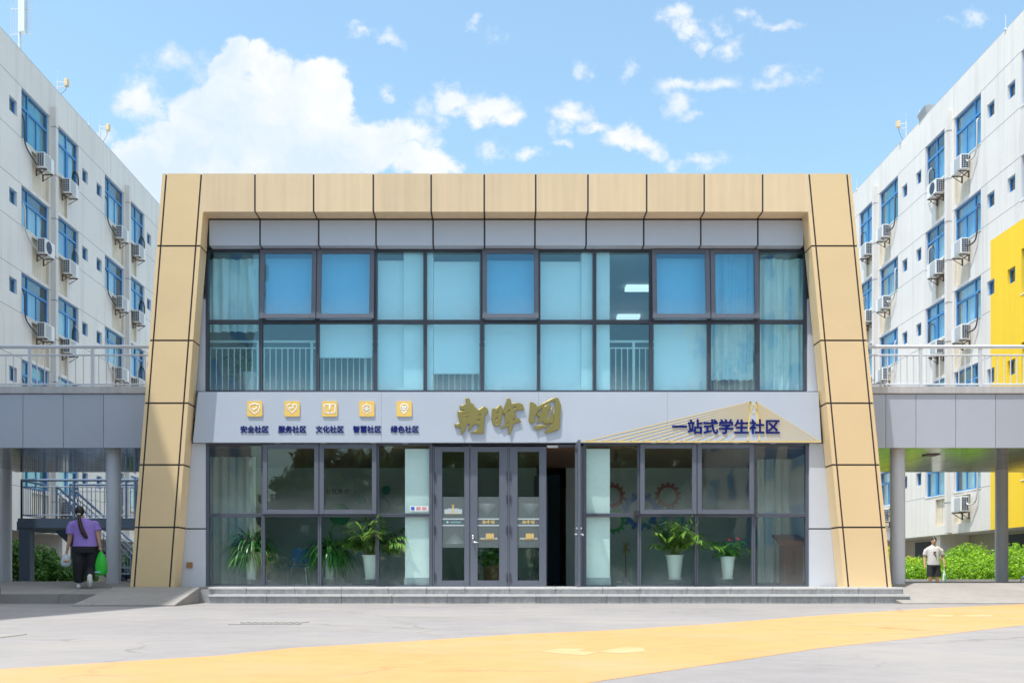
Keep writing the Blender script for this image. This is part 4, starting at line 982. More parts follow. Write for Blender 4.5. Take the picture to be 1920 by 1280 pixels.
for out, X0, s0, period, lay, side, dd in ((1, XD, 33.05, 7.25, LAY, 'shaded', dl_), (-1, XE, 33.33, 7.05, LAYR, 'sunlit', dr_)):
    plain, fan = ac_meshes(out, False), ac_meshes(out, True)
    pipes = {(kd, i): pipe_mesh(out, kd, m) for kd in ('wide', 'narrow') for i, m in enumerate((M['pipe'], M['pipe_dark']))}
    rnd = random.Random(3)
    for k in (-1, 0, 1):
        for kind, off, w in lay:
            if kind == 'small': continue
            u = s0 + period * k + off
            for fl in range(5):
                if k == -1 and not (out < 0 and kind == 'narrow' and fl == 0): continue
                if fl == 4 and not ((out < 0 and k == 0 and kind == 'wide') or (out > 0 and k == 0 and kind == 'narrow') or (out < 0 and k == 1 and kind == 'wide')): continue
                if out < 0 and u < 33.6 and HEAD[fl] < 11.8: continue
                isfan = (out > 0 and k == 0 and kind == 'wide' and fl == 1) or (out < 0 and k == 0 and kind == 'narrow' and fl == 0) or fl == 4 and out > 0
                du = .9 if kind == 'wide' else .30
                if out < 0: du = .62 if kind == 'wide' else .05
                loc = (X0 + out * (.06 if kind == 'wide' else -.02), u + du + rnd.uniform(-.04, .04), SILL[fl] - (.62 if fl < 4 else .75) + rnd.uniform(-.04, .03))
                nth = ORD[k if k >= 0 else 0]
                if k == -1: lab = 'white air conditioner on top floor of sunlit dormitory, cut by the picture edge'
                else: lab = f'white air conditioner{" with round fan" if isfan else ""}, {FN[fl]} floor of {side} dormitory, under its {nth} {"wide" if kind == "wide" else "narrow"} window'
                ms = fan if isfan else plain
                o = link_mesh('air_conditioner', ms[0], None, loc); tag(o, lab, 'air conditioner', f'air conditioners on the {side} dormitory')
                for nm, me in zip(('fan_grille', 'side_vent', 'bracket'), ms[1:]): link_mesh(nm, me, o)
                link_mesh('refrigerant_pipe', pipes[kind, rnd.randint(0, 1)], o)

# roof aerials -------------------------------------------------------------
def aerial(px, py, y, flip, label, box=True):
    X = ax(px, y); z = ZR - .25; r = thing('wireless_antenna', (X, y, ZR), label, 'antenna', 'small antennas on the roof edges')
    zt = az(py, y); s = flip
    part(MB().tube([(X, y, z), (X, y, zt - .36)], .022, 8).tube([(X, y, zt - .36), (X, y, zt)], .007, 6), 'mast', M['rail'], r)
    a = MB()
    for dz in (-.44, -.62): a.box(*sorted((X, X + s * .25)), y - .015, y + .015, zt + dz - .015, zt + dz + .015)
    part(a, 'arm', M['rail'], r)
    part(MB().tube([(X + s * .26, y, zt - .72), (X + s * .26, y, zt - .34)], .014, 6), 'clamp_pole', M['rail'], r)
    part(MB().box(*sorted((X + s * .275, X + s * .40)), y - .09, y + .09, zt - .60, zt - .33), 'radio_box', P('warm radio box', (.70, .56, .36), .5), r, bevel=.012)
    part(MB().tube([(X + s * .33, y, zt - .60), (X + s * .30, y, zt - .75), (X + s * .12, y, ZR)], .008, 6), 'cable', M['pipe_dark'], r)
aerial(108, 132, 36.9, 1, 'small antenna with yellow radio box on the shaded roof edge, nearer one')
aerial(187.5, 218, 41.0, 1, 'small antenna with yellow radio box on the shaded roof edge, farther one')
aerial(1699, 212, 40.9, -1, 'small antenna with yellow radio box on the sunlit roof edge')
X, y = ax(37, 34.0), 34.0
pa = thing('panel_antenna', (X, y, ZR), 'tall white panel antenna with wire wings on the shaded roof', 'antenna')
part(MB().tube([(X, y, ZR - .3), (X, y, ZR + 1.0)], .05, 8), 'mast', M['rail'], pa)
pn = MB(); pn.box(X - .02, X + .22, y - .1, y + .1, az(62, y), az(-28, y)); part(pn, 'panel', P('antenna panel', (.62, .72, .76), .5), pa, bevel=.02)
for s in (-1, 1):
    g = MB(); xa = X + (.32 if s > 0 else -.12); xb = X + (.40 if s > 0 else -.30)
    z0, z1 = az(65, y) , az(-30, y)
    for xx in np.linspace(X + (.24 if s > 0 else -.03), xb + s * .02, 6): g.tube([(xx, y, z0 + .05 * s), (xx, y, z1)], .006, 4)
    for zz in (z0, (z0 + z1) / 2, z1): g.tube([(X + (.22 if s > 0 else 0), y, zz), (xb, y, zz)], .012, 4)
    part(g, 'wire_wing', M['rail'], pa)
vt = thing('roof_vent', (XE + .2, 39.6, ZR), 'dark tilted metal box on the sunlit roof edge', 'vent')
part(MB().hexa([(XE + .05, 38.6, ZR - .1), (XE + .35, 38.6, ZR - .1), (XE + .35, 39.2, ZR - .1), (XE + .05, 39.2, ZR - .1), (XE - .10, 38.5, ZR + .34), (XE + .25, 38.5, ZR + .40), (XE + .25, 39.2, ZR + .30), (XE - .10, 39.2, ZR + .24)]), 'hood', M['ac_grey'], vt)
for i, (px, py, y, X0, lb) in enumerate(((450 / 2.667, 228, 39.5, XD, 'thin lightning rod on the shaded roof edge'), (1719, 210, 39.2, XE, 'thin lightning rod beside the dark box on the sunlit roof'), (1879, 32, 32.6, XE, 'tall thin lightning rod on the sunlit roof edge'), (1604, 336, 46.0, XE, 'thin lightning rod on the sunlit roof beside the tan portal'))):
    tag(MB().tube([(X0, y, ZR - .1), (X0, y, max(az(py, y), ZR + .5))], .012, 5).lathe((X0, y, ZR), [(.05, 0), (.03, .06)], 8).build('lightning_rod', M['rail']), lb, 'lightning rod', 'lightning rods along the roofs')

# ------------------------------------------------------------ outdoor stair behind the left walkway
sc = thing('outdoor_stair', (-11, 27.5, GZ), 'dark blue steel outdoor stair with railings under the left walkway', 'stair')
LZ = 2.02; YA, YB_ = 26.5, 27.9
part(MB().box(-12.7, -9.55, YA, YB_, LZ - .25, LZ).box(-13.4, -12.4, YB_, 29.5, LZ - .25, LZ), 'landing', M['stair'], sc)
for x in (-12.68,): part(MB().box(x, x + .29, YA + .02, YA + .3, GZ, LZ - .25), 'post', M['stair'], sc)
part(MB().box(-9.9, -9.62, YB_ - .3, YB_ - .02, GZ, LZ - .25), 'post', M['stair'], sc)
def flight(x0, z0, x1, z1, ya, yb, n):
    t, sg_ = MB(), MB()
    for i in range(n):
        a = i / n; xx0, xx1 = x0 + (x1 - x0) * a, x0 + (x1 - x0) * (i + 1) / n; zz = z0 + (z1 - z0) * (i + (1 if z1 > z0 else 0)) / n
        t.box(min(xx0, xx1), max(xx0, xx1) + .03, ya, yb, zz - .05, zz)
    for yy in (ya, yb - .06):
        sg_.hexa([(x0, yy, z0 - .30), (x1, yy, z1 - .30), (x1, yy + .06, z1 - .30), (x0, yy + .06, z0 - .30), (x0, yy, z0 + .02), (x1, yy, z1 + .02), (x1, yy + .06, z1 + .02), (x0, yy + .06, z0 + .02)])
    sg_.hexa([(x0, ya + .06, z0 - .28), (x1, ya + .06, z1 - .28), (x1, yb - .06, z1 - .28), (x0, yb - .06, z0 - .28), (x0, ya + .06, z0 - .25), (x1, ya + .06, z1 - .25), (x1, yb - .06, z1 - .25), (x0, yb - .06, z0 - .25)])
    part(t, 'tread', M['stair'], sc); part(sg_, 'stringer', M['stair'], sc)
    for yy in (ya + .03, yb - .03): rail((x0, yy, z0), (x1, yy, z1), sc)
def rail(p, q, parent, h=1.02, step=.115):
    p, q = Vector(p), Vector(q); d = q - p; n = max(1, int(d.length / step)); m = MB()
    up = Vector((0, 0, 1))
    m.tube([p + up * h, q + up * h], .035, 8).tube([p + up * (h - .18), q + up * (h - .18)], .016, 6).tube([p + up * .09, q + up * .09], .016, 6)
    for i in range(n + 1):
        b_ = p + d * (i / n); big = i in (0, n) or i % 12 == 0; m.tube([b_ + up * (0 if big else .09), b_ + up * (h if big else h - .18)], .032 if big else .010, 6, caps=False)
    part(m, 'railing', M['stair_rail'], parent)
flight(-12.45, LZ, -10.25, .05, 28.25, 29.5, 11)
flight(-9.6, LZ, -6.95, 4.15, 26.65, 27.85, 13)
rail((-12.62, YA + .05, LZ), (-9.6, YA + .05, LZ), sc); rail((-12.62, YA + .05, LZ), (-12.62, 27.9, LZ), sc); rail((-11.9, YB_ - .03, LZ), (-9.6, YB_ - .03, LZ), sc)
# ------------------------------------------------------------ planting
M['hedge'] = LEAF('hedge leaf with shade spots', (.04, .13, .010), (.20, .42, .018), (.38, .58, .03), .40)  # darkest leaf tone paints in the shaded gaps of the hedge
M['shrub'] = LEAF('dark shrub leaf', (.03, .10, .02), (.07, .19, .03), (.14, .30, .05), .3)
M['yshrub'] = LEAF('yellow shrub leaf', (.18, .30, .02), (.40, .44, .03), (.62, .55, .04), .35)
M['tree'] = LEAF('tree leaf', (.02, .06, .012), (.05, .13, .02), (.10, .20, .035), .3)
M['bark'] = P('bark', (.12, .09, .065), .9, var=.3, vscale=6, bump=.5, bscale=12)
def leaf_cloud(name, lobes, n, size, m, parent, seed=0, floor=None):
    """Small folded leaves spread through lobes (cx, cy, cz, rx, ry, rz)."""
    rg = np.random.default_rng(seed); w = np.array([l[3] * l[4] * l[5] for l in lobes]) ** (2 / 3); w /= w.sum()
    L_ = np.array(lobes)[rg.choice(len(lobes), n, p=w)]
    d = rg.normal(size=(n, 3)); d /= np.linalg.norm(d, axis=1)[:, None]
    lump = 1 + .10 * np.sin(d[:, 0] * 7 + seed) * np.sin(d[:, 1] * 6 + 1) + .08 * np.sin(d[:, 2] * 9)
    r = (rg.random(n) ** .42) * lump
    p = L_[:, :3] + d * r[:, None] * L_[:, 3:]
    if floor is not None: p[:, 2] = np.maximum(p[:, 2], floor + rg.random(n) * .1)
    nrm = d * .7 + rg.normal(size=(n, 3)) * .6 + np.array([0, 0, .45]); nrm /= np.linalg.norm(nrm, axis=1)[:, None]
    t = np.cross(nrm, rg.normal(size=(n, 3))); t /= np.linalg.norm(t, axis=1)[:, None]; b = np.cross(nrm, t)
    s = (size * (.6 + .8 * rg.random(n)))[:, None]
    v = np.stack([p - t * s, p + b * s * .42 - nrm * s * .12, p + t * s, p - b * s * .42 - nrm * s * .12], 1).reshape(-1, 3)
    me = bpy.data.meshes.new(name); me.vertices.add(4 * n); me.vertices.foreach_set('co', v.ravel())
    me.loops.add(4 * n); me.loops.foreach_set('vertex_index', np.arange(4 * n)); me.polygons.add(n)
    me.polygons.foreach_set('loop_start', np.arange(n) * 4); me.materials.append(m); me.update(calc_edges=True)
    return adopt(link_mesh(name, me), parent)
def shrub(loc, lobes, n, size, m, label, seed, cat='shrub', name='shrub', group=None, stems=4):
    r = thing(name, loc, label, cat, group); b = MB(); rn = random.Random(seed)
    for i in range(stems):
        l = rn.choice(lobes); b.tube([(loc[0] + rn.uniform(-.1, .1), loc[1] + rn.uniform(-.1, .1), loc[2]), (l[0] * .5 + loc[0] * .5, l[1] * .5 + loc[1] * .5, (loc[2] + l[2]) / 2), (l[0], l[1], l[2])], [.03, .02, .008], 5)
    part(b, 'stem', M['bark'], r); leaf_cloud('foliage', lobes, n, size, m, r, seed, loc[2] + .05); return r
BZ = .12
for x0, x1 in ((-15.9, -13.95), (14.2, 16.3)):
    tag(MB().box(x0, x1, 26.5, 48, GZ, BZ).build('planting_bed', M['soil']), kind='structure')
for x0, x1, z in ((14.05, 14.2, .40), (-13.95, -13.8, .22)):
    tag(MB().box(x0, x1, 26.4, 48, GZ - .05, z).build('bed_kerb', M['apron'], bevel=.02), kind='structure')
rn = random.Random(4)
def hedge_lobes(x, y0, y1, z, w, k):
    return [(x + rn.uniform(-.15, .15), y0 + (y1 - y0) * i / (k - 1), BZ + z * .48 + rn.uniform(-.06, .05), w * rn.uniform(.85, 1.1), (y1 - y0) / k * .9, z * .52 * rn.uniform(.9, 1.1)) for i in range(k)]
h = thing('hedge', (14.9, 31, BZ), 'long low bright green hedge behind the right walkway, right of the young man', 'hedge')
leaf_cloud('foliage', hedge_lobes(14.95, 27.2, 35.2, 1.05, .72, 11), 15000, .048, M['hedge'], h, 11, BZ)
b = MB()
for i in range(14): b.tube([(14.95, 27.4 + i * .57, BZ), (14.95 + rn.uniform(-.2, .2), 27.4 + i * .57 + rn.uniform(-.2, .2), .8)], [.03, .01], 5)
part(b, 'stem', M['bark'], h)
h2 = thing('hedge', (14.9, 38, BZ), 'low green hedge left of the young man, under the yellowish shrubs', 'hedge')
leaf_cloud('foliage', hedge_lobes(14.95, 35.6, 42, 1.0, .72, 9), 11000, .048, M['hedge'], h2, 12, BZ)
b = MB()
for i in range(10): b.tube([(14.95, 35.8 + i * .6, BZ), (14.95 + rn.uniform(-.2, .2), 35.8 + i * .6, .8)], [.03, .01], 5)
part(b, 'stem', M['bark'], h2)
shrub((15.75, 32.9, BZ), [(15.7, 32.9, .95, .65, .95, .62), (15.6, 33.5, .85, .6, .8, .6), (15.7, 32.1, .8, .5, .7, .55)], 8500, .052, M['hedge'], 'rounded glossy green shrub rising above the hedge right of the young man', 21)
shrub((15.7, 29.7, BZ), [(15.6, 29.6, .85, .55, .8, .60), (15.5, 30.1, .65, .6, .7, .55)], 6000, .05, M['hedge'], 'rounded green shrub against the yellow wall at the right edge', 22)
shrub((15.6, 37.6, BZ), [(15.6, 37.8, .75, .5, .9, .50), (15.5, 36.6, .72, .45, .7, .45)], 3600, .055, M['yshrub'], 'low yellow-tipped shrub just left of the young man', 23)
shrub((15.9, 40.2, BZ), [(15.9, 40.2, 1.0, .55, .8, .72)], 2600, .06, M['yshrub'], 'taller yellow-green shrub beside the sunlit round column', 24)
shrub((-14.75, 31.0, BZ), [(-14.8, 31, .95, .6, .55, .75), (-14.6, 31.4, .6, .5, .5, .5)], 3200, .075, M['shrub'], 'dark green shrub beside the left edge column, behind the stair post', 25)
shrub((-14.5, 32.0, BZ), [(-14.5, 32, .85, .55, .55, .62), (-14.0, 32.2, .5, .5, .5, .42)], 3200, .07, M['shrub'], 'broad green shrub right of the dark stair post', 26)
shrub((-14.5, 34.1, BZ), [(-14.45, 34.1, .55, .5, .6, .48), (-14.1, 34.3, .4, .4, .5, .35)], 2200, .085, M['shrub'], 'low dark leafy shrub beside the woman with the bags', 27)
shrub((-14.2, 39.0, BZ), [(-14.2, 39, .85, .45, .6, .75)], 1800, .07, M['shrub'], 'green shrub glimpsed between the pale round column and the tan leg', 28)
# trees and a hedge across the street: the glass reflects them
def tree(loc, h, w, seed, label):
    r = thing('tree', loc, label, 'tree', 'trees across the street'); rn = random.Random(seed); t = MB()
    pts = [(loc[0] + rn.uniform(-.15, .15) * i, loc[1] + rn.uniform(-.15, .15) * i, loc[2] + h * .5 * i / 4) for i in range(5)]
    t.tube([loc] + pts[1:], [.24, .19, .16, .13, .09], 9); top = pts[-1]; lobes = []
    for i in range(9):
        a = i * 2.4; rr = w * rn.uniform(.25, .62); z = loc[2] + h * rn.uniform(.26, .84)
        l = (top[0] + rr * math.cos(a), top[1] + rr * math.sin(a), z, w * rn.uniform(.3, .46), w * rn.uniform(.3, .46), h * rn.uniform(.10, .17)); lobes.append(l)
        t.tube([pts[2 + i % 3], ((pts[3][0] + l[0]) / 2, (pts[3][1] + l[1]) / 2, (pts[3][2] + z) / 2), l[:3]], [.09, .06, .02], 6)
    lobes.append((top[0], top[1], loc[2] + h * .88, w * .34, w * .34, h * .12))
    part(t, 'trunk', M['bark'], r); leaf_cloud('crown', lobes, 8000, .27, M['tree'], r, seed)
for i, (x, y, h_, w) in enumerate(((-9.2, -14, 6.2, 3.2), (-4.6, -16, 8.2, 3.6), (-.4, -15, 7.4, 3.3), (3.8, -17, 8.6, 3.8), (7.6, -15, 6.6, 3.2), (1.8, -21, 9.6, 3.8), (-7, -19, 8.4, 3.6), (-2.4, -20, 9.2, 3.8), (6, -20, 9, 3.8), (10.2, -13, 5.5, 2.6), (-11, -20, 9, 3.8), (4, -24, 10.5, 4.2), (-4, -25, 10.5, 4.2), (9.5, -22, 9.5, 3.8))):
    tree((x, y, GZ), h_, w, 40 + i, f'{["small", "tall", "round", "broad", "short", "far tall", "far broad", "far round", "far spreading", "smallest", "rear left", "rear tall", "rear broad", "rear right"][i]} green tree across the street, seen only mirrored in the glass')
h = thing('hedge', (0, -9, GZ), 'clipped hedge across the street, mirrored in the ground floor glass', 'hedge')
leaf_cloud('foliage', [(x, -9.5, .95, .9, .8, 1.0) for x in np.arange(-10, 12, 1.2)], 11000, .11, M['shrub'], h, 31)
rw = thing('dormitory_wing', (17, 0, GZ), 'white-tiled wing beside the street, mirrored in the right-hand glass', 'building')
part(MB().box(12.6, 24, -26, 14, GZ, 17.9), 'wall', M['tile_wall'], rw); part(MB().box(12.55, 24, -26, 14.05, 17.9, 18), 'roof', M['concrete'], rw)
for y in range(-24, 13, 4):
    for z in range(2, 17, 3): part(MB().box(12.57, 12.62, y, y + 1.9, z, z + 1.5), 'window', M['blue_frame'], rw)

# ------------------------------------------------------------ indoor plants and furniture
M['blade'] = LEAF('long dark leaf', (.02, .10, .02), (.05, .21, .04), (.14, .36, .08), .25, .3)
M['palm'] = LEAF('palm leaf', (.06, .16, .02), (.11, .24, .03), (.20, .30, .05), .3, .4)
M['dry'] = LEAF('dry leaf', (.35, .20, .05), (.50, .32, .08), (.62, .44, .14), .3, .6)
M['pot'] = P('white pot', (.80, .80, .77), .35, var=.02)
M['heart_leaf'] = LEAF('heart leaf', (.03, .14, .02), (.06, .24, .03), (.12, .33, .05), .25, .3)
M['red'] = P('red flower', (.65, .03, .05), .4)
def blade(mb, base, az_, el, length, width, droop, n=7, cup=.15):
    p = Vector(base); d = Vector((math.cos(az_) * math.cos(el), math.sin(az_) * math.cos(el), math.sin(el))); pts = [p.copy()]
    for i in range(n): d = (d + Vector((0, 0, -droop / n))).normalized(); p = p + d * (length / n); pts.append(p.copy())
    side = Vector((-math.sin(az_), math.cos(az_), 0)); vs = []
    for i, q in enumerate(pts):
        t = i / n; w = width * (math.sin(math.pi * min(.97, .14 + .83 * t)) ** .7); vs += [q - side * w, q - Vector((0, 0, cup * w)), q + side * w]
    fs = []
    for i in range(n):
        a = 3 * i; fs += [(a, a + 1, a + 4, a + 3), (a + 1, a + 2, a + 5, a + 4)]
    mb.add(vs, fs); return pts
def pot_things(px, py_bot, py_top, wtop, y, label, saucer=True, zfloor=.268):
    X = ax(px, y); h = (py_bot - py_top) * y / F; r1 = wtop * y / F / 2; z0 = max(zfloor, az(py_bot, y))
    t = thing('potted_plant', (X, y, z0), label, 'potted plant')
    p = MB().lathe((X, y, z0 + .012), [(r1 * .62, 0), (r1 * .66, .02), (r1 * .95, h * .93), (r1 * 1.05, h * .95), (r1 * 1.05, h), (r1 * .9, h), (r1 * .86, h * .93)], 26)
    shade_auto(part(p, 'pot', M['pot'], t))
    if saucer: shade_auto(part(MB().lathe((X, y, z0), [(r1 * .7, 0), (r1 * .85, .03), (r1 * .8, .03), (r1 * .6, .012)], 26), 'saucer', M['pot'], t))
    part(MB().lathe((X, y, z0 + h * .90), [(r1 * .88, 0), (r1 * .5, .02)], 16), 'soil', M['soil'], t)
    return t, X, y, z0 + h
def grassy(px, pb, pt, w, y, label, seed, n=520, L=.68):
    t, X, Y, Z = pot_things(px, pb, pt, w, y, label); rn = random.Random(seed); m = MB()
    for i in range(n):
        blade(m, (X + rn.uniform(-.07, .07), Y + rn.uniform(-.07, .07), Z - .03 + rn.uniform(0, .16)), rn.uniform(0, 6.283), rn.uniform(.35, 1.35), L * rn.uniform(.6, 1.2), rn.uniform(.011, .021), rn.uniform(1.5, 3.4), 8)
    part(m, 'leaves', M['blade'], t, recalc=False, smooth=True)
grassy(471, 1086, 1036, 26, 19.6, 'white pot with a big mop of long arching grassy leaves at the left window', 1)
grassy(618, 1085, 1042, 23, 19.9, 'white pot with drooping strap leaves behind the second left mullion', 2, 430, .70)
def palm(px, pb, pt, w, y, label, seed, dry=()):
    t, X, Y, Z = pot_things(px, pb, pt, w, y, label); rn = random.Random(seed); m = MB(); s = MB()
    for i in range(34):
        a = rn.uniform(0, 6.283); el = rn.uniform(.75, 1.45); ln = rn.uniform(.5, 1.0)
        p = Vector((X + rn.uniform(-.06, .06), Y + rn.uniform(-.06, .06), Z - .03)); d = Vector((math.cos(a) * math.cos(el), math.sin(a) * math.cos(el), math.sin(el))); pts = [p.copy()]
        for k in range(10): d = (d + Vector((0, 0, -rn.uniform(.05, .16)))).normalized(); p = p + d * ln / 10; pts.append(p.copy())
        s.tube(pts, [.009 * (1 - j / 12) for j in range(11)], 5)
        for k in range(4, 11):
            for sd_ in (-1, 1):
                dd = (pts[k] - pts[k - 1]).normalized(); aa = math.atan2(dd.y, dd.x) + sd_ * rn.uniform(.6, .95)
                for h_ in (0, .5): blade(m, pts[k - 1].lerp(pts[k], h_), aa, math.asin(max(-.9, min(.9, dd.z))) * .6, .28 * rn.uniform(.7, 1.1), .015, rn.uniform(.5, 1.2), 4)
    part(s, 'stem', P('palm stem', (.22, .24, .06), .6), t); part(m, 'fronds', M['palm'], t, recalc=False, smooth=True)
    for dx, dz in dry:
        f = MB()
        for k in range(22): blade(f, (X + dx, Y - .1, Z + dz), rn.uniform(0, 6.283), rn.uniform(-.9, 1.2), .13, .006, .2, 3)
        part(f, 'dry_leaf', M['dry'], t, recalc=False)
palm(696, 1086, 1041, 33, 19.55, 'white pot with a palm and two dried fan leaves, left of the white pillar', 3, ((-.26, .15), (.34, .12)))
palm(1265, 1086, 1041, 33, 19.55, 'white pot with a green palm between the two right-hand open windows', 5)
t, X, Y, Z = pot_things(1364, 1085, 1044, 28, 19.55, 'white pot with heart-shaped leaves and two red flowers', True)
rn = random.Random(8); m, s, fl = MB(), MB(), MB()
def heart(mb, c, az_, el, sz):
    u = Vector((math.cos(az_) * math.cos(el), math.sin(az_) * math.cos(el), math.sin(el))); v = Vector((-math.sin(az_), math.cos(az_), 0)); o = Vector(c)
    pr = [(0, 0), (-.22, .22), (-.1, .48), (.3, .50), (.7, .28), (1.1, 0), (.7, -.28), (.3, -.50), (-.1, -.48), (-.22, -.22)]
    mb.add([o + u * a * sz + v * b_ * sz + Vector((0, 0, -.25 * a * a * sz)) for a, b_ in pr], [tuple(range(10))])
for i in range(46):
    a = rn.uniform(0, 6.283); rr = rn.uniform(.06, .34); top = (X + rr * math.cos(a) * 1.2 + .06, Y + rr * math.sin(a), Z + rn.uniform(.02, .32)); s.tube([(X, Y, Z - .03), ((X + top[0]) / 2, (Y + top[1]) / 2, Z + .12), top], .006, 4); heart(m, top, a, rn.uniform(-.9, .1), rn.uniform(.08, .15))
for dx, dz in ((-.02, .36), (.14, .38)): s.tube([(X, Y, Z), (X + dx, Y - .12, Z + dz)], .005, 4); heart(fl, (X + dx, Y - .12, Z + dz), -1.2, -.3, .085)
part(s, 'stem', M['heart_leaf'], t); part(m, 'leaves', M['heart_leaf'], t, recalc=False); part(fl, 'flower', M['red'], t, recalc=False)
# upstairs plant and box planter behind the door
t, X, Y, Z = pot_things(468, 733, 700, 26, 19.95, 'upstairs plant with broad leaves behind the white railing', False, 3.93); m, s = MB(), MB()
for i in range(30):
    a = rn.uniform(0, 6.283); rr = rn.uniform(.1, .5); top = (X + rr * math.cos(a), Y + abs(rr * math.sin(a)) * .5, Z + rn.uniform(.0, .65)); s.tube([(X, Y, Z - .03), ((X + top[0]) / 2, Y, Z + .2), top], .007, 4); heart(m, top, a, rn.uniform(-.9, .2), rn.uniform(.12, .22))
part(s, 'stem', M['heart_leaf'], t); part(m, 'leaves', M['heart_leaf'], t, recalc=False)
Y = 20.9; bx = thing('planter_box', (ax(922, Y), Y, .268), 'square brown wooden planter with leafy plants behind the second door', 'planter')
x0, x1 = ax(908, Y), ax(942, Y); part(MB().box(x0, x1, Y, Y + .4, .31, .68), 'box', P('brown wood', (.30, .14, .06), .5, var=.2, vscale=4), bx, bevel=.01); part(MB().box(x0 - .12, x1 + .1, Y - .05, Y + .5, .268, .31), 'base', M['white_paint'], bx)
leaf_cloud('leaves', [((x0 + x1) / 2, Y + .2, .88, .22, .2, .25), (x0, Y + .2, .82, .12, .15, .16)], 260, .06, M['heart_leaf'], bx, 5)
# chair, lectern, wall figures
Y = 21.2; ch = thing('chair', (ax(560, Y), Y, .268), 'blue plastic chair with chrome legs behind the second left pane', 'chair'); X = ax(560, Y); mb_ = P('blue plastic', (.02, .16, .40), .35)
bk = MB(); pr = rrect(.20, .16, .07); bk.prism(pr, -.012, .012); me = bk.mesh('backrest', mb_, smooth=False); me.transform(Matrix.Translation((X, Y + .2, .268 + .64)) @ Matrix.Rotation(R(-10), 4, 'X')); adopt(link_mesh('backrest', me), ch)
me = MB().slab(rrect(.21, .2, .06), -.012, .012).mesh('seat', mb_); me.transform(Matrix.Translation((X, Y, .268 + .42))); adopt(link_mesh('seat', me), ch)
for sx in (-1, 1):
    for sy in (-1, 1): part(MB().tube([(X + sx * .17, Y + sy * .16, .268 + .42), (X + sx * .21, Y + sy * .2, .268)], .012, 6), 'leg', M['steel'], ch)
    part(MB().tube([(X + sx * .12, Y + .18, .268 + .42), (X + sx * .12, Y + .2, .268 + .58)], .012, 6), 'back_support', M['steel'], ch)
Y = 20.3; X = ax(1484, Y); lc = thing('lectern', (X, Y, .268), 'red-brown wooden lectern with a slanted overhanging top behind the last right pane', 'lectern'); mw = P('mahogany', (.22, .07, .05), .35, var=.15, vscale=3)
part(MB().profile([(Y - .28, 1.08), (Y + .25, 1.28), (Y + .25, 1.33), (Y - .28, 1.19)], X - .33, X + .33), 'top', mw, lc, bevel=.01); part(MB().box(X - .20, X + .20, Y - .14, Y + .2, .34, 1.10).box(X - .26, X + .26, Y - .2, Y + .25, .268, .34), 'stand', mw, lc, bevel=.008); part(MB().box(X - .05, X + .05, Y - .15, Y - .139, .5, 1.0), 'front_panel', P('dark mahogany', (.12, .04, .03), .4), lc)
YW = YBK - .012
def gear(cx, cy, r, teeth, col, label):
    k = YW / F; X, Z = ax(cx, YW), az(cy, YW); o = []
    for i in range(teeth):
        for f_, rr in ((0, .84), (.25, .84), (.32, 1.0), (.68, 1.0), (.75, .84)): a = 2 * math.pi * (i + f_) / teeth; o.append((X + r * k * rr * math.cos(a), Z + r * k * rr * math.sin(a)))
    i_ = [(X + r * k * .62 * math.cos(2 * math.pi * j / 32), Z + r * k * .62 * math.sin(2 * math.pi * j / 32)) for j in range(32)]
    me = curve_mesh('wall_gear', [o, i_], P('gear colour', col, .5), .01, 0); me.transform(Matrix.Translation((0, YW - .005, 0)))
    tag(link_mesh('wall_gear', me), label, 'wall gear', 'coloured gears on the back wall')
gear(1148, 929, 25, 14, (.26, .06, .05), 'red gear figure on the back wall, beside the right white pillar'); gear(1252, 929, 25, 14, (.25, .06, .06), 'red gear figure seen through the first open right-hand window'); gear(1150, 976, 25, 14, (.03, .25, .07), 'green gear figure below the red one by the right pillar'); gear(1202, 958, 37, 14, (.02, .11, .38), 'large blue gear figure between the red gears'); gear(1262, 985, 26, 14, (.03, .22, .45), 'lighter blue gear figure above the right palm')
def disc(cx, cy, r, col, label, ringw=None):
    k = YW / F; X, Z = ax(cx, YW), az(cy, YW); cir = lambda q: [(X + q * k * math.cos(2 * math.pi * j / 36), Z + q * k * math.sin(2 * math.pi * j / 36)) for j in range(36)]
    me = curve_mesh('wall_disc', [cir(r)] + ([cir(r - ringw)] if ringw else []), P('disc colour', col, .5), .01, 0); me.transform(Matrix.Translation((0, YW - .005, 0))); tag(link_mesh('wall_disc', me), label, 'wall disc', 'green discs on the back wall')
disc(724, 919, 8.5, (.02, .22, .16), 'small dark green disc high on the back wall near the left pillar'); disc(678, 937, 8.5, (.02, .22, .17), 'small dark green disc seen through the second open left window'); disc(637, 964, 20, (.02, .28, .10), 'big green disc on the back wall above the strap-leaf plant'); disc(747, 936, 11, (.25, .35, .16), 'thin green ring on the back wall against the left pillar', 1.3); disc(716, 948, 15, (.18, .22, .16), 'wide thin ring on the back wall below the small green disc', 1.3)
tm = text_mesh('wall_lettering', '社区简介', .3, M['joint'], .004, .004, width=44 * YW / F, height=10 * YW / F); tm.transform(Matrix.Translation((ax(633, YW), YW - .006, az(921, YW)))); tag(link_mesh('wall_lettering', tm), 'dark Chinese heading on the indoor back wall left of the green discs', 'lettering')
so_ = MB(); rn = random.Random(2)
for i in range(60): blade(so_, (ax(1173, 22.2), 22.2, az(1027, 22.2)), rn.uniform(0, 6.283), rn.uniform(-1.3, 1.3), .17, .008, .1, 3)
sx_ = thing('gold_ornament', (ax(1173, 22.2), 22.2, az(1027, 22.2)), 'spiky golden straw ornament low behind the right pillar', 'ornament'); part(so_, 'spikes', M['dry'], sx_, recalc=False); part(MB().tube([(ax(1173, 22.2), 22.2, .268), (ax(1173, 22.2), 22.2, az(1027, 22.2))], .01, 5), 'stem', M['bark'], sx_)
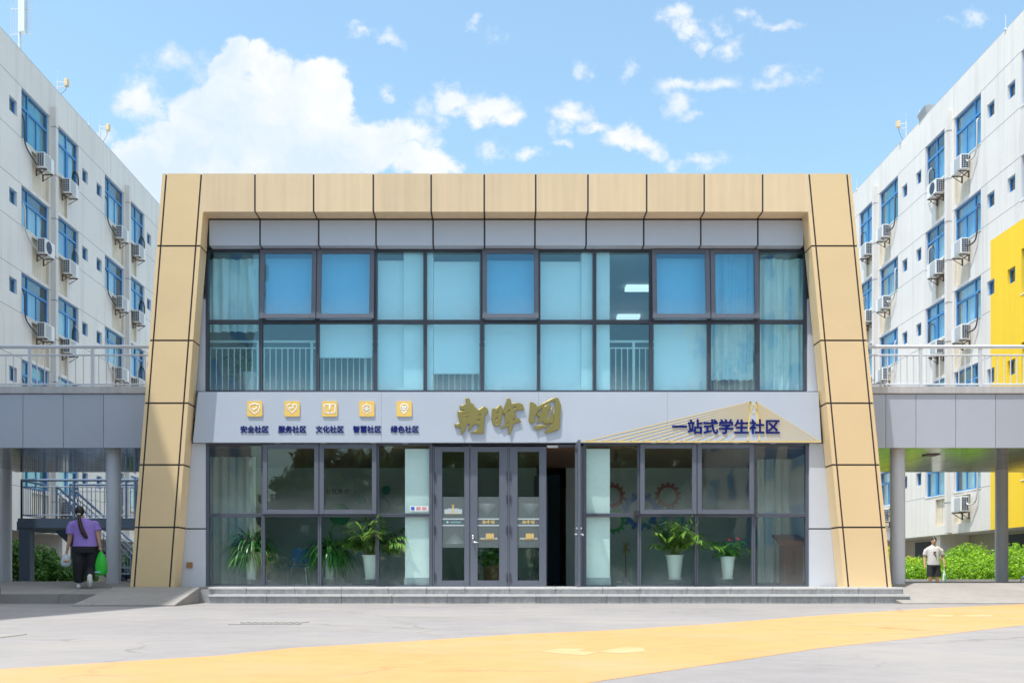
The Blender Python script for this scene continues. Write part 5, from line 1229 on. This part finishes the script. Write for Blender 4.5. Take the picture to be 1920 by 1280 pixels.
# roller blinds and curtains upstairs
YB2 = 19.44
def blind(a, b_, bot, label, top=476):
    x0, x1, z0, z1 = ax(a, YB2), ax(b_, YB2), az(bot, YB2), az(top, YB2); r = thing('roller_blind', ((x0 + x1) / 2, YB2, z0), label, 'blind', 'roller blinds upstairs')
    part(MB().box(x0, x1, YB2, YB2 + .003, z0, z1), 'fabric', M['blind'], r); part(MB().box(x0, x1, YB2 - .008, YB2 + .012, z0 - .02, z0), 'bottom_bar', M['white'], r); part(MB().tube([(x0, YB2 + .03, z1), (x1, YB2 + .03, z1)], .03, 10), 'roller', M['white'], r)
blind(499, 590, 603, 'short white blind in the left of the two ajar upstairs windows at left', 486); blind(597, 698, 669, 'white blind stopping at half height above the railing in the third bay'); blind(709, 757, 735, 'narrow full-length white blind left of the upstairs left pillar', 490); blind(813, 899, 699, 'white blind right of the left pillar, railing showing below it', 492); blind(909, 1007, 735, 'full-length white blind in the middle upstairs bay', 490); blind(1012, 1089, 735, 'full-length white blind left of the right upstairs pillar', 492); blind(1226, 1328, 735, 'full-length white blind in the right upstairs bay with window ajar', 486)
def drape(a, b_, bot, label, m, top=470, y=YB2, amp=.035):
    x0, x1, z0, z1 = ax(a, y), ax(b_, y), az(bot, y), az(top, y); n = 60; c = MB(); row = []
    for j, z in enumerate((z0, (z0 + z1) / 2, z1)):
        row.append([(x0 + (x1 - x0) * i / n + .01 * math.sin(j * 2 + i * .3), y + amp * math.sin(i * .62 + .5 * math.sin(i * .21)) * (1.2 - .3 * j) + .03 * math.sin(i * .17 + j), z) for i in range(n + 1)])
    for j in range(2):
        for i in range(n): c.quad(row[j][i], row[j][i + 1], row[j + 1][i + 1], row[j + 1][i])
    tag(c.build('curtain', m, recalc=False, smooth=True), label, 'curtain', 'pale curtains upstairs')
drape(390, 486, 622, 'pale teal curtain in the far left upstairs bay', M['curtain'], 486); drape(1333, 1412, 712, 'pale curtain ending above the railing in the second bay from the right', M['curtain']); drape(1424, 1512, 735, 'pale pleated curtain in the far right upstairs bay', M['curtain'], 486)
drape(391, 480, 1094, 'added pale sheer sheet brightening the far left ground floor window', P('sheer', (.62, .65, .60), .9), 838, 20.6, .05); drape(1420, 1512, 1092, 'added pale sheer sheet brightening the far right ground floor window', P('sheer grey', (.62, .64, .60), .9), 838, 21.0, .05)  # sheets added to make the end panes paler, like mirrored walls
# small fixtures on the glass front
nt_ = thing('notice_sticker', (kx(787, YL), YL, az(957, YL)), 'white notice strip with a blue square stuck inside the glass by the left pillar', 'notice'); part(MB().box(kx(768.5, YL), kx(802.5, YL), YL + .02, YL + .03, az(957.5, YL), az(948, YL)), 'sheet', M['white'], nt_)
part(MB().box(kx(770.5, YL), kx(777, YL), YL + .016, YL + .0195, az(955.5, YL), az(949.5, YL)), 'blue_square', P('blue print', (.02, .12, .5), .5), nt_)
b = MB()
for r_ in range(3):
    for c_ in range(2): b.box(kx(780 + c_ * 11, YL), kx(788.5 + c_ * 11.5, YL), YL + .017, YL + .0195, az(951 + r_ * 2.1, YL), az(950 + r_ * 2.1, YL))
part(b, 'printed_line', P('red print', (.6, .12, .15), .5), nt_)
cmr = thing('security_camera', (kx(1194, YL), YL, az(968, YL)), 'small black box camera at the corner of the first open right window', 'camera'); part(MB().box(kx(1189.5, YL), kx(1198.5, YL), YL - .1, YL - .002, az(968.5, YL), az(957.5, YL)), 'housing', M['joint'], cmr, bevel=.008); part(MB().tube([(kx(1194, YL), YL - .1, az(962, YL)), (kx(1194, YL), YL - .112, az(962, YL))], .018, 12), 'lens', M['ac_vent'], cmr)

# ------------------------------------------------------------ people
SKIN = P('skin', (.52, .30, .20), .55, var=.04); SKIN2 = P('warm skin', (.50, .29, .19), .55, var=.04); HAIR = P('black hair', (.012, .010, .010), .45); HAIR2 = P('dark brown hair', (.030, .012, .008), .4)
def hand(m, w, d, s, curl=.5, k=1.0):
    """Palm and five fingers from wrist w along d (down); s = side the thumb points to; fingers curl towards -n."""
    w, d, s = Vector(w), Vector(d).normalized(), Vector(s).normalized(); n = d.cross(s)
    m.tube([w, w + d * .045 * k, w + d * .09 * k], [.022 * k, .034 * k, .033 * k], 10, flat=.55)
    for i in range(4):
        b_ = w + d * .085 * k + s * (.024 - .016 * i) * k; L_ = (.075, .085, .078, .06)[i] * k; p = [b_]; dd = d.copy()
        for j in range(3): dd = (dd + n * curl * (.5 + .25 * j)).normalized(); p.append(p[-1] + dd * L_ * (.45, .32, .23)[j])
        m.tube(p, [.0092 * k, .009 * k, .0082 * k, .0065 * k], 8)
    t0 = w + d * .03 * k + s * .026 * k; t1 = t0 + (s * .7 + d * .7).normalized() * .04 * k; m.tube([t0, t1, t1 + (d + n * curl * .8).normalized() * .035 * k], [.012 * k, .0105 * k, .008 * k], 8)
def place(objs, root, mat):
    for o in objs:
        o.data.transform(mat); adopt(o, root)
def young_man():
    y, X, z0 = 30.6, ax(1750.5, 30.6), GZ
    r = thing('person', (X, y, z0), 'person with short black hair in a white printed t-shirt and black shorts before the hedge', 'person'); O = []
    s = MB()      # body
    s.rings([(0, 0, .84, .155, .11), (0, 0, .95, .16, .115), (0, .0, 1.08, .145, .105), (0, 0, 1.25, .165, .11), (0, .01, 1.38, .17, .095), (0, .015, 1.44, .10, .07), (0, .01, 1.50, .055, .058), (.0, -.005, 1.56, .052, .056)])
    hd = (.005, -.02, 1.605)
    s.ball(hd, (.074, .093, .112), 18, 12); s.ball((hd[0], hd[1] - .03, hd[2] - .055), (.055, .062, .055)); s.tube([(hd[0], hd[1] - .088, hd[2] + .015), (hd[0], hd[1] - .105, hd[2] - .022), (hd[0], hd[1] - .09, hd[2] - .03)], [.009, .015, .009], 8)
    for e in (-1, 1): s.ball((hd[0] + e * .074, hd[1] + .01, hd[2] - .005), (.012, .02, .03), 8, 6)
    arms = {-1: [(-.165, .01, 1.40), (-.215, .02, 1.30), (-.25, .03, 1.12), (-.262, -.02, .95), (-.262, -.05, .87)], 1: [(.165, .01, 1.40), (.215, .02, 1.30), (.262, .05, 1.13), (.295, .0, .97), (.30, -.03, .89)]}
    for e, p in arms.items(): s.tube(p, [.040, .045, .042, .034, .027], 12); hand(s, p[-1], Vector(p[-1]) - Vector(p[-2]), (0, -1, 0), .35)
    legs = {-1: [(-.085, 0, .90), (-.095, -.02, .68), (-.098, -.03, .50), (-.10, .02, .32), (-.10, .04, .09)], 1: [(.085, 0, .90), (.098, .0, .68), (.10, -.01, .50), (.105, .05, .32), (.105, .10, .10)]}
    for e, p in legs.items(): s.tube(p, [.085, .075, .055, .055, .036], 14)
    O.append(fuse(s, 'body', SKIN, None, .010, 4))
    t = MB(); t.rings([(0, 0, .86, .192, .145), (0, -.004, .98, .18, .142), (0, -.004, 1.15, .175, .138), (0, 0, 1.28, .185, .132), (0, .008, 1.38, .19, .115), (0, .012, 1.425, .15, .095), (0, .012, 1.455, .10, .080), (0, .012, 1.475, .072, .07)], 26)
    for e, p in arms.items(): q = [Vector(v) for v in p]; t.tube([q[0] + Vector((-e * .05, 0, -.02)), q[1], q[1].lerp(q[2], .75)], [.064, .072, .076], 14)
    O.append(fuse(t, 'shirt', P('white t-shirt', (.56, .54, .54), .85, var=.04, vscale=9, bump=.2, bscale=16), None, .012, 4))
    h = MB(); h.rings([(0, 0, .80, .18, .135), (0, 0, .93, .175, .13)], 24)
    for e, p in legs.items(): h.tube([Vector(p[0]) + Vector((0, 0, .0)), Vector((p[1][0] * 1.05, p[1][1], p[1][2])), Vector((p[2][0] * 1.08, p[2][1], .51))], [.105, .105, .108], 16)
    O.append(fuse(h, 'shorts', P('black shorts', (.014, .016, .022), .8, var=.2, vscale=8), None, .012, 3))
    hr = MB(); hr.ball((hd[0], hd[1] + .012, hd[2] + .042), (.084, .096, .088), 18, 10); hr.ball((hd[0], hd[1] + .05, hd[2] - .02), (.07, .055, .07)); O.append(fuse(hr, 'hair', HAIR, None, .010, 3))
    ey = MB()
    for e in (-1, 1): ey.ball((hd[0] + e * .03, hd[1] - .083, hd[2] + .012), (.012, .006, .006), 8, 6); ey.box(hd[0] + e * .032 - .018, hd[0] + e * .032 + .018, hd[1] - .088, hd[1] - .07, hd[2] + .026, hd[2] + .033)
    ey.box(hd[0] - .02, hd[0] + .02, hd[1] - .096, hd[1] - .08, hd[2] - .057, hd[2] - .052)
    O.append(ey.build('face_features', P('eye dark', (.05, .025, .02), .5)))
    pr = MB()
    for (a, b_, c, d_) in ((-.02, .045, 1.245, 1.265), (-.03, .03, 1.262, 1.275), (-.03, -.005, 1.19, 1.215), (-.01, .035, 1.185, 1.20), (.015, .05, 1.125, 1.155), (.03, .055, 1.155, 1.165), (.04, .07, 1.06, 1.07)): pr.box(a, b_, -.150, -.13, c, d_)
    O.append(pr.build('shirt_print', M['joint']))
    f = MB()
    for e, p in legs.items(): b_ = p[-1]; f.rings([(b_[0], b_[1] - .06, b_[2] - .09, .045, .13), (b_[0], b_[1] - .06, b_[2] - .05, .046, .13), (b_[0], b_[1] - .02, b_[2] - .01, .040, .07), (b_[0], b_[1], b_[2] + .02, .038, .045)], 16)
    O.append(f.build('shoes', M['white'], smooth=True))
    place(O, r, Matrix.Translation((X, y, z0)) @ Matrix.Rotation(R(-14), 4, 'Z'))
    b = thing('bottle_bag', (X + .285, y - .10, z0 + .35), 'small clear plastic bag with a green bottle hanging from the young man\'s hand', 'bag'); m = MB(); c = (X + .285, y - .10)
    m.rings([(c[0], c[1], z0 + .35, .05, .04), (c[0], c[1], z0 + .42, .062, .05), (c[0], c[1], z0 + .58, .045, .035), (c[0], c[1], z0 + .70, .014, .012), (c[0], c[1], z0 + .80, .008, .008)], 14); part(m, 'bag', P('cloudy plastic', (.62, .74, .70), .3), b, smooth=True); part(MB().rings([(c[0], c[1] - .03, z0 + .36, .03, .03), (c[0], c[1] - .03, z0 + .52, .03, .03), (c[0], c[1] - .03, z0 + .57, .012, .012)], 12), 'bottle', P('green bottle', (.15, .35, .22), .2), b)
young_man()
def woman():
    y = 19.0; X = ax(160, y); z0 = apz(y) + .002
    r = thing('person', (X, y, z0), 'person with a long ponytail, lilac t-shirt and black trousers, walking away with two bags', 'person'); O = []
    Q = lambda px, py, yy=0: Vector(((px - 428) * .00143, yy, (1205 - py) * .00143))
    s = MB(); c = Q(358, 190, -.01)
    s.ball(c, (.073, .088, .105), 18, 12); s.tube([Q(362, 240, .0), Q(375, 290, .01), Q(395, 320, .02)], [.05, .055, .075], 14)
    s.ball((c.x, c.y + .03, c.z - .06), (.05, .055, .05)); s.tube([(c.x, c.y + .08, c.z), (c.x, c.y + .10, c.z - .03)], [.01, .014], 8)
    for e in (-1, 1): s.ball((c.x + e * .073, c.y, c.z - .01), (.012, .02, .028), 8, 6)
    s.rings([(0, 0, .70, .19, .15), (.0, 0, .85, .19, .15), (-.005, 0, 1.0, .18, .13), (-.015, 0, 1.15, .18, .12), (-.02, 0, 1.26, .15, .09), (-.03, .01, 1.31, .08, .06)])
    arms = [[Q(258, 345), Q(240, 420), Q(238, 520, .02), Q(222, 600, .03), Q(203, 690, .03)], [Q(562, 340), Q(580, 420), Q(588, 490, -.02), Q(602, 570, -.04), Q(614, 640, -.05)]]
    for p, e in zip(arms, (-1, 1)): s.tube(p, [.058, .056, .046, .038, .028], 12); hand(s, p[-1], p[-1] - p[-2], (0, 1, 0), .9, .9)
    legs = [[Q(360, 660), Q(350, 850, -.03), Q(342, 1000, .0), Q(345, 1130, .03)], [Q(500, 660), Q(500, 850, .04), Q(498, 960, .0), Q(497, 1070, -.22)]]
    for p in legs: s.tube(p, [.11, .09, .07, .045], 14)
    O.append(fuse(s, 'body', SKIN2, None, .010, 4))
    t = MB(); t.rings([(0, .0, .785, .230, .19), (0, 0, .86, .218, .178), (-.003, 0, .98, .205, .158), (-.01, 0, 1.08, .205, .145), (-.015, 0, 1.18, .205, .13), (-.02, .0, 1.26, .19, .105), (-.03, .005, 1.305, .125, .085), (-.04, .01, 1.335, .07, .065)], 28)
    for p, e in zip(arms, (-1, 1)): t.tube([p[0] + Vector((-e * .06, 0, .0)), p[0] + Vector((-e * .012, 0, -.012)), p[1], p[1].lerp(p[2], .62 if e < 0 else .35)], [.066, .073, .076, .080], 14)
    O.append(fuse(t, 'shirt', P('lilac t-shirt', (.30, .20, .58), .8, var=.05, vscale=6, bump=.25, bscale=12), None, .012, 4))
    h = MB(); h.rings([(0, 0, .66, .218, .18), (0, 0, .74, .222, .185), (0, 0, .80, .205, .170), (0, 0, .86, .18, .15)], 28); h.tube([Q(348, 640), Q(350, 760), Q(348, 880, -.02), Q(346, 1000, .0), Q(345, 1125, .02)], [.12, .128, .118, .104, .088], 16); h.tube([Q(508, 640), Q(505, 760), Q(500, 880, .02), Q(494, 970, .0), Q(494, 1065, -.16)], [.12, .128, .116, .10, .082], 16)
    O.append(fuse(h, 'trousers', P('black trousers', (.008, .009, .013), .75, var=.2, vscale=6), None, .012, 3))
    hr = MB(); hr.ball((c.x, c.y - .012, c.z + .012), (.084, .094, .106), 20, 12); O.append(fuse(hr, 'hair', HAIR, None, .010, 3))
    pt = MB(); pt.tube([Q(358, 215, -.10), Q(362, 250, -.15), Q(372, 320, -.17), Q(392, 400, -.18), Q(420, 470, -.19), Q(455, 530, -.19), Q(470, 548, -.18)], [.018, .028, .038, .042, .046, .036, .01], 12); O.append(fuse(pt, 'ponytail', HAIR2, None, .008, 3))
    O.append(MB().tube([Q(340, 226, -.12), Q(358, 222, -.135), Q(378, 228, -.12)], .012, 8).build('hair_tie', M['white'])); O.append(MB().tube([Q(196, 690, .06), Q(216, 690, -.0), Q(210, 690, .04)], .007, 6).build('bracelet', M['steel']))
    f = MB(); b_ = Q(345, 1205, .05); f.rings([(b_.x, .08, .0, .046, .125), (b_.x, .08, .035, .048, .128), (b_.x, .05, .07, .042, .085), (b_.x, .03, .105, .042, .05)], 18); O.append(f.build('shoe', M['white'], smooth=True))
    f = MB(); f.rings([(0, .08, .0, .046, .125), (0, .08, .035, .048, .128), (0, .05, .07, .042, .085), (0, .03, .105, .042, .05)], 18); me = f.mesh('shoe', M['white'], smooth=True); me.transform(Matrix.Translation(Q(503, 1180, -.2)) @ Matrix.Rotation(R(-62), 4, 'X') @ Matrix.Translation((0, -.19, .0))); O.append(link_mesh('shoe', me))
    WM = Matrix.Translation((X, y, z0)) @ Matrix.Rotation(R(15), 4, 'Z')
    place(O, r, WM)
    def bag(nm, label, cx, top, bot, w, m, yy, extra=None):
        t_ = WM @ Q(cx, top, yy); b0 = WM @ Q(cx, bot, yy); H_ = t_.z - b0.z; bg_ = thing(nm, tuple(b0), label, 'bag'); rn = random.Random(len(nm)); vs = MB(); n = 26; rr = []
        for zt, f_ in ((0, .55), (.04, .86), (.18, 1.0), (.42, .98), (.62, .80), (.80, .52), (.92, .22), (1.0, .10)):
            for k in range(n):
                a = 2 * math.pi * k / n; w_ = w * f_ * (1 + .10 * math.sin(a * 5 + zt * 3) * min(1, zt * 2 + .3) + rn.uniform(-.04, .04)); rr.append((b0.x + w_ * math.cos(a), b0.y + w_ * .62 * math.sin(a), b0.z + H_ * zt))
        fs = [(i * n + k, i * n + (k + 1) % n, (i + 1) * n + (k + 1) % n, (i + 1) * n + k) for i in range(7) for k in range(n)] + [tuple(range(n - 1, -1, -1)), tuple(range(7 * n, 8 * n))]
        vs.add(rr, fs); part(vs, 'bag', m, bg_, smooth=True); part(MB().tube([t_ + Vector((-.012, 0, -.02)), t_ + Vector((0, 0, .05)), t_ + Vector((.012, 0, -.02))], .008, 6), 'handle_loop', m, bg_); return bg_, b0
    wb, b0 = bag('food_bag', 'small cloudy white plastic bag in the walking woman\'s left hand', 184, 735, 918, .095, P('white thin plastic', (.50, .56, .62), .3, var=.15, vscale=14), .03)
    part(MB().ball((b0.x + .03, b0.y - .05, b0.z + .11), (.055, .035, .035)), 'bread', P('bread', (.55, .35, .22), .8), wb)
    gb, b0 = bag('shopping_bag', 'bright green plastic shopping bag in the walking woman\'s right hand', 628, 690, 1035, .113, P('green plastic', (.03, .55, .04), .3, var=.12, vscale=12), -.05)
    part(MB().box(b0.x - .09, b0.x + .02, b0.y - .078, b0.y - .066, b0.z + .05, b0.z + .075), 'bag_print', P('pale print', (.35, .7, .75), .5), gb)
woman()
# ------------------------------------------------------------ parked scooters cut by the picture edges
def scooter(x, y, z, label, rz):
    t = empty('scooter', (x, y, z), label, 'scooter', None, rz); dk = M['joint']
    def pp(mb, nm, m, par=None, **k): o = mb.build(nm, m, None, **k); o.parent = par or t; return o
    for u in (0, 1.22):
        w = MB().tube([(u, .0, .24), (u + .001, 0, .24)], .01, 6); w = MB(); w.tube([(u + .19 * math.cos(a), 0, .24 + .19 * math.sin(a)) for a in np.linspace(0, 2 * math.pi, 25)[:-1]], .05, 8, closed=True); wh = pp(w, 'wheel', dk, smooth=True)
        pp(MB().tube([(u, -.035, .24), (u, .035, .24)], .13, 16), 'rim', M['ac_grey'], wh)
    pp(MB().profile([(0, 0)] * 0 + [(-.14, .30), (.14, .30), (.14, .36), (-.14, .36)], .25, .85), 'footboard', dk)
    pp(MB().hexa([(.75, -.14, .32), (1.45, -.10, .40), (1.45, .10, .40), (.75, .14, .32), (.78, -.13, .66), (1.52, -.11, .68), (1.52, .11, .68), (.78, .13, .66)]), 'rear_body', M['stair_rail'], bevel=.04); pp(MB().hexa([(.78, -.13, .665), (1.48, -.11, .69), (1.48, .11, .69), (.78, .13, .665), (.80, -.11, .75), (1.46, -.1, .79), (1.46, .1, .79), (.80, .11, .75)]), 'seat', dk, bevel=.02)
    pp(MB().hexa([(.18, -.17, .34), (.30, -.17, .34), (.30, .17, .34), (.18, .17, .34), (.10, -.12, .9), (.18, -.12, .9), (.18, .12, .9), (.10, .12, .9)]), 'front_shield', M['stair_rail'], bevel=.03); pp(MB().tube([(.0, 0, .24), (.10, 0, .7), (.16, 0, .98)], .03, 8), 'fork', M['ac_grey']); pp(MB().tube([(.2, -.32, 1.0), (.16, -.1, .98), (.16, .1, .98), (.2, .32, 1.0)], .016, 8), 'handlebar', dk); pp(MB().ball((.07, 0, .86), (.05, .08, .06)), 'headlight', M['white'], smooth=True); pp(MB().hexa([(-.2, -.06, .36), (.2, -.06, .36), (.2, .06, .36), (-.2, .06, .36), (-.12, -.06, .46), (.14, -.06, .46), (.14, .06, .46), (-.12, .06, .46)]), 'mudguard', M['stair_rail'], bevel=.02)
scooter(ax(1929, 26.6), 26.6, .05, 'dark scooter wheel poking in at the right picture edge before the hedge', 0)
scooter(ax(-25, 17.2), 17.2, GZ, 'pale scooter wheel poking in at the left picture edge', math.pi)
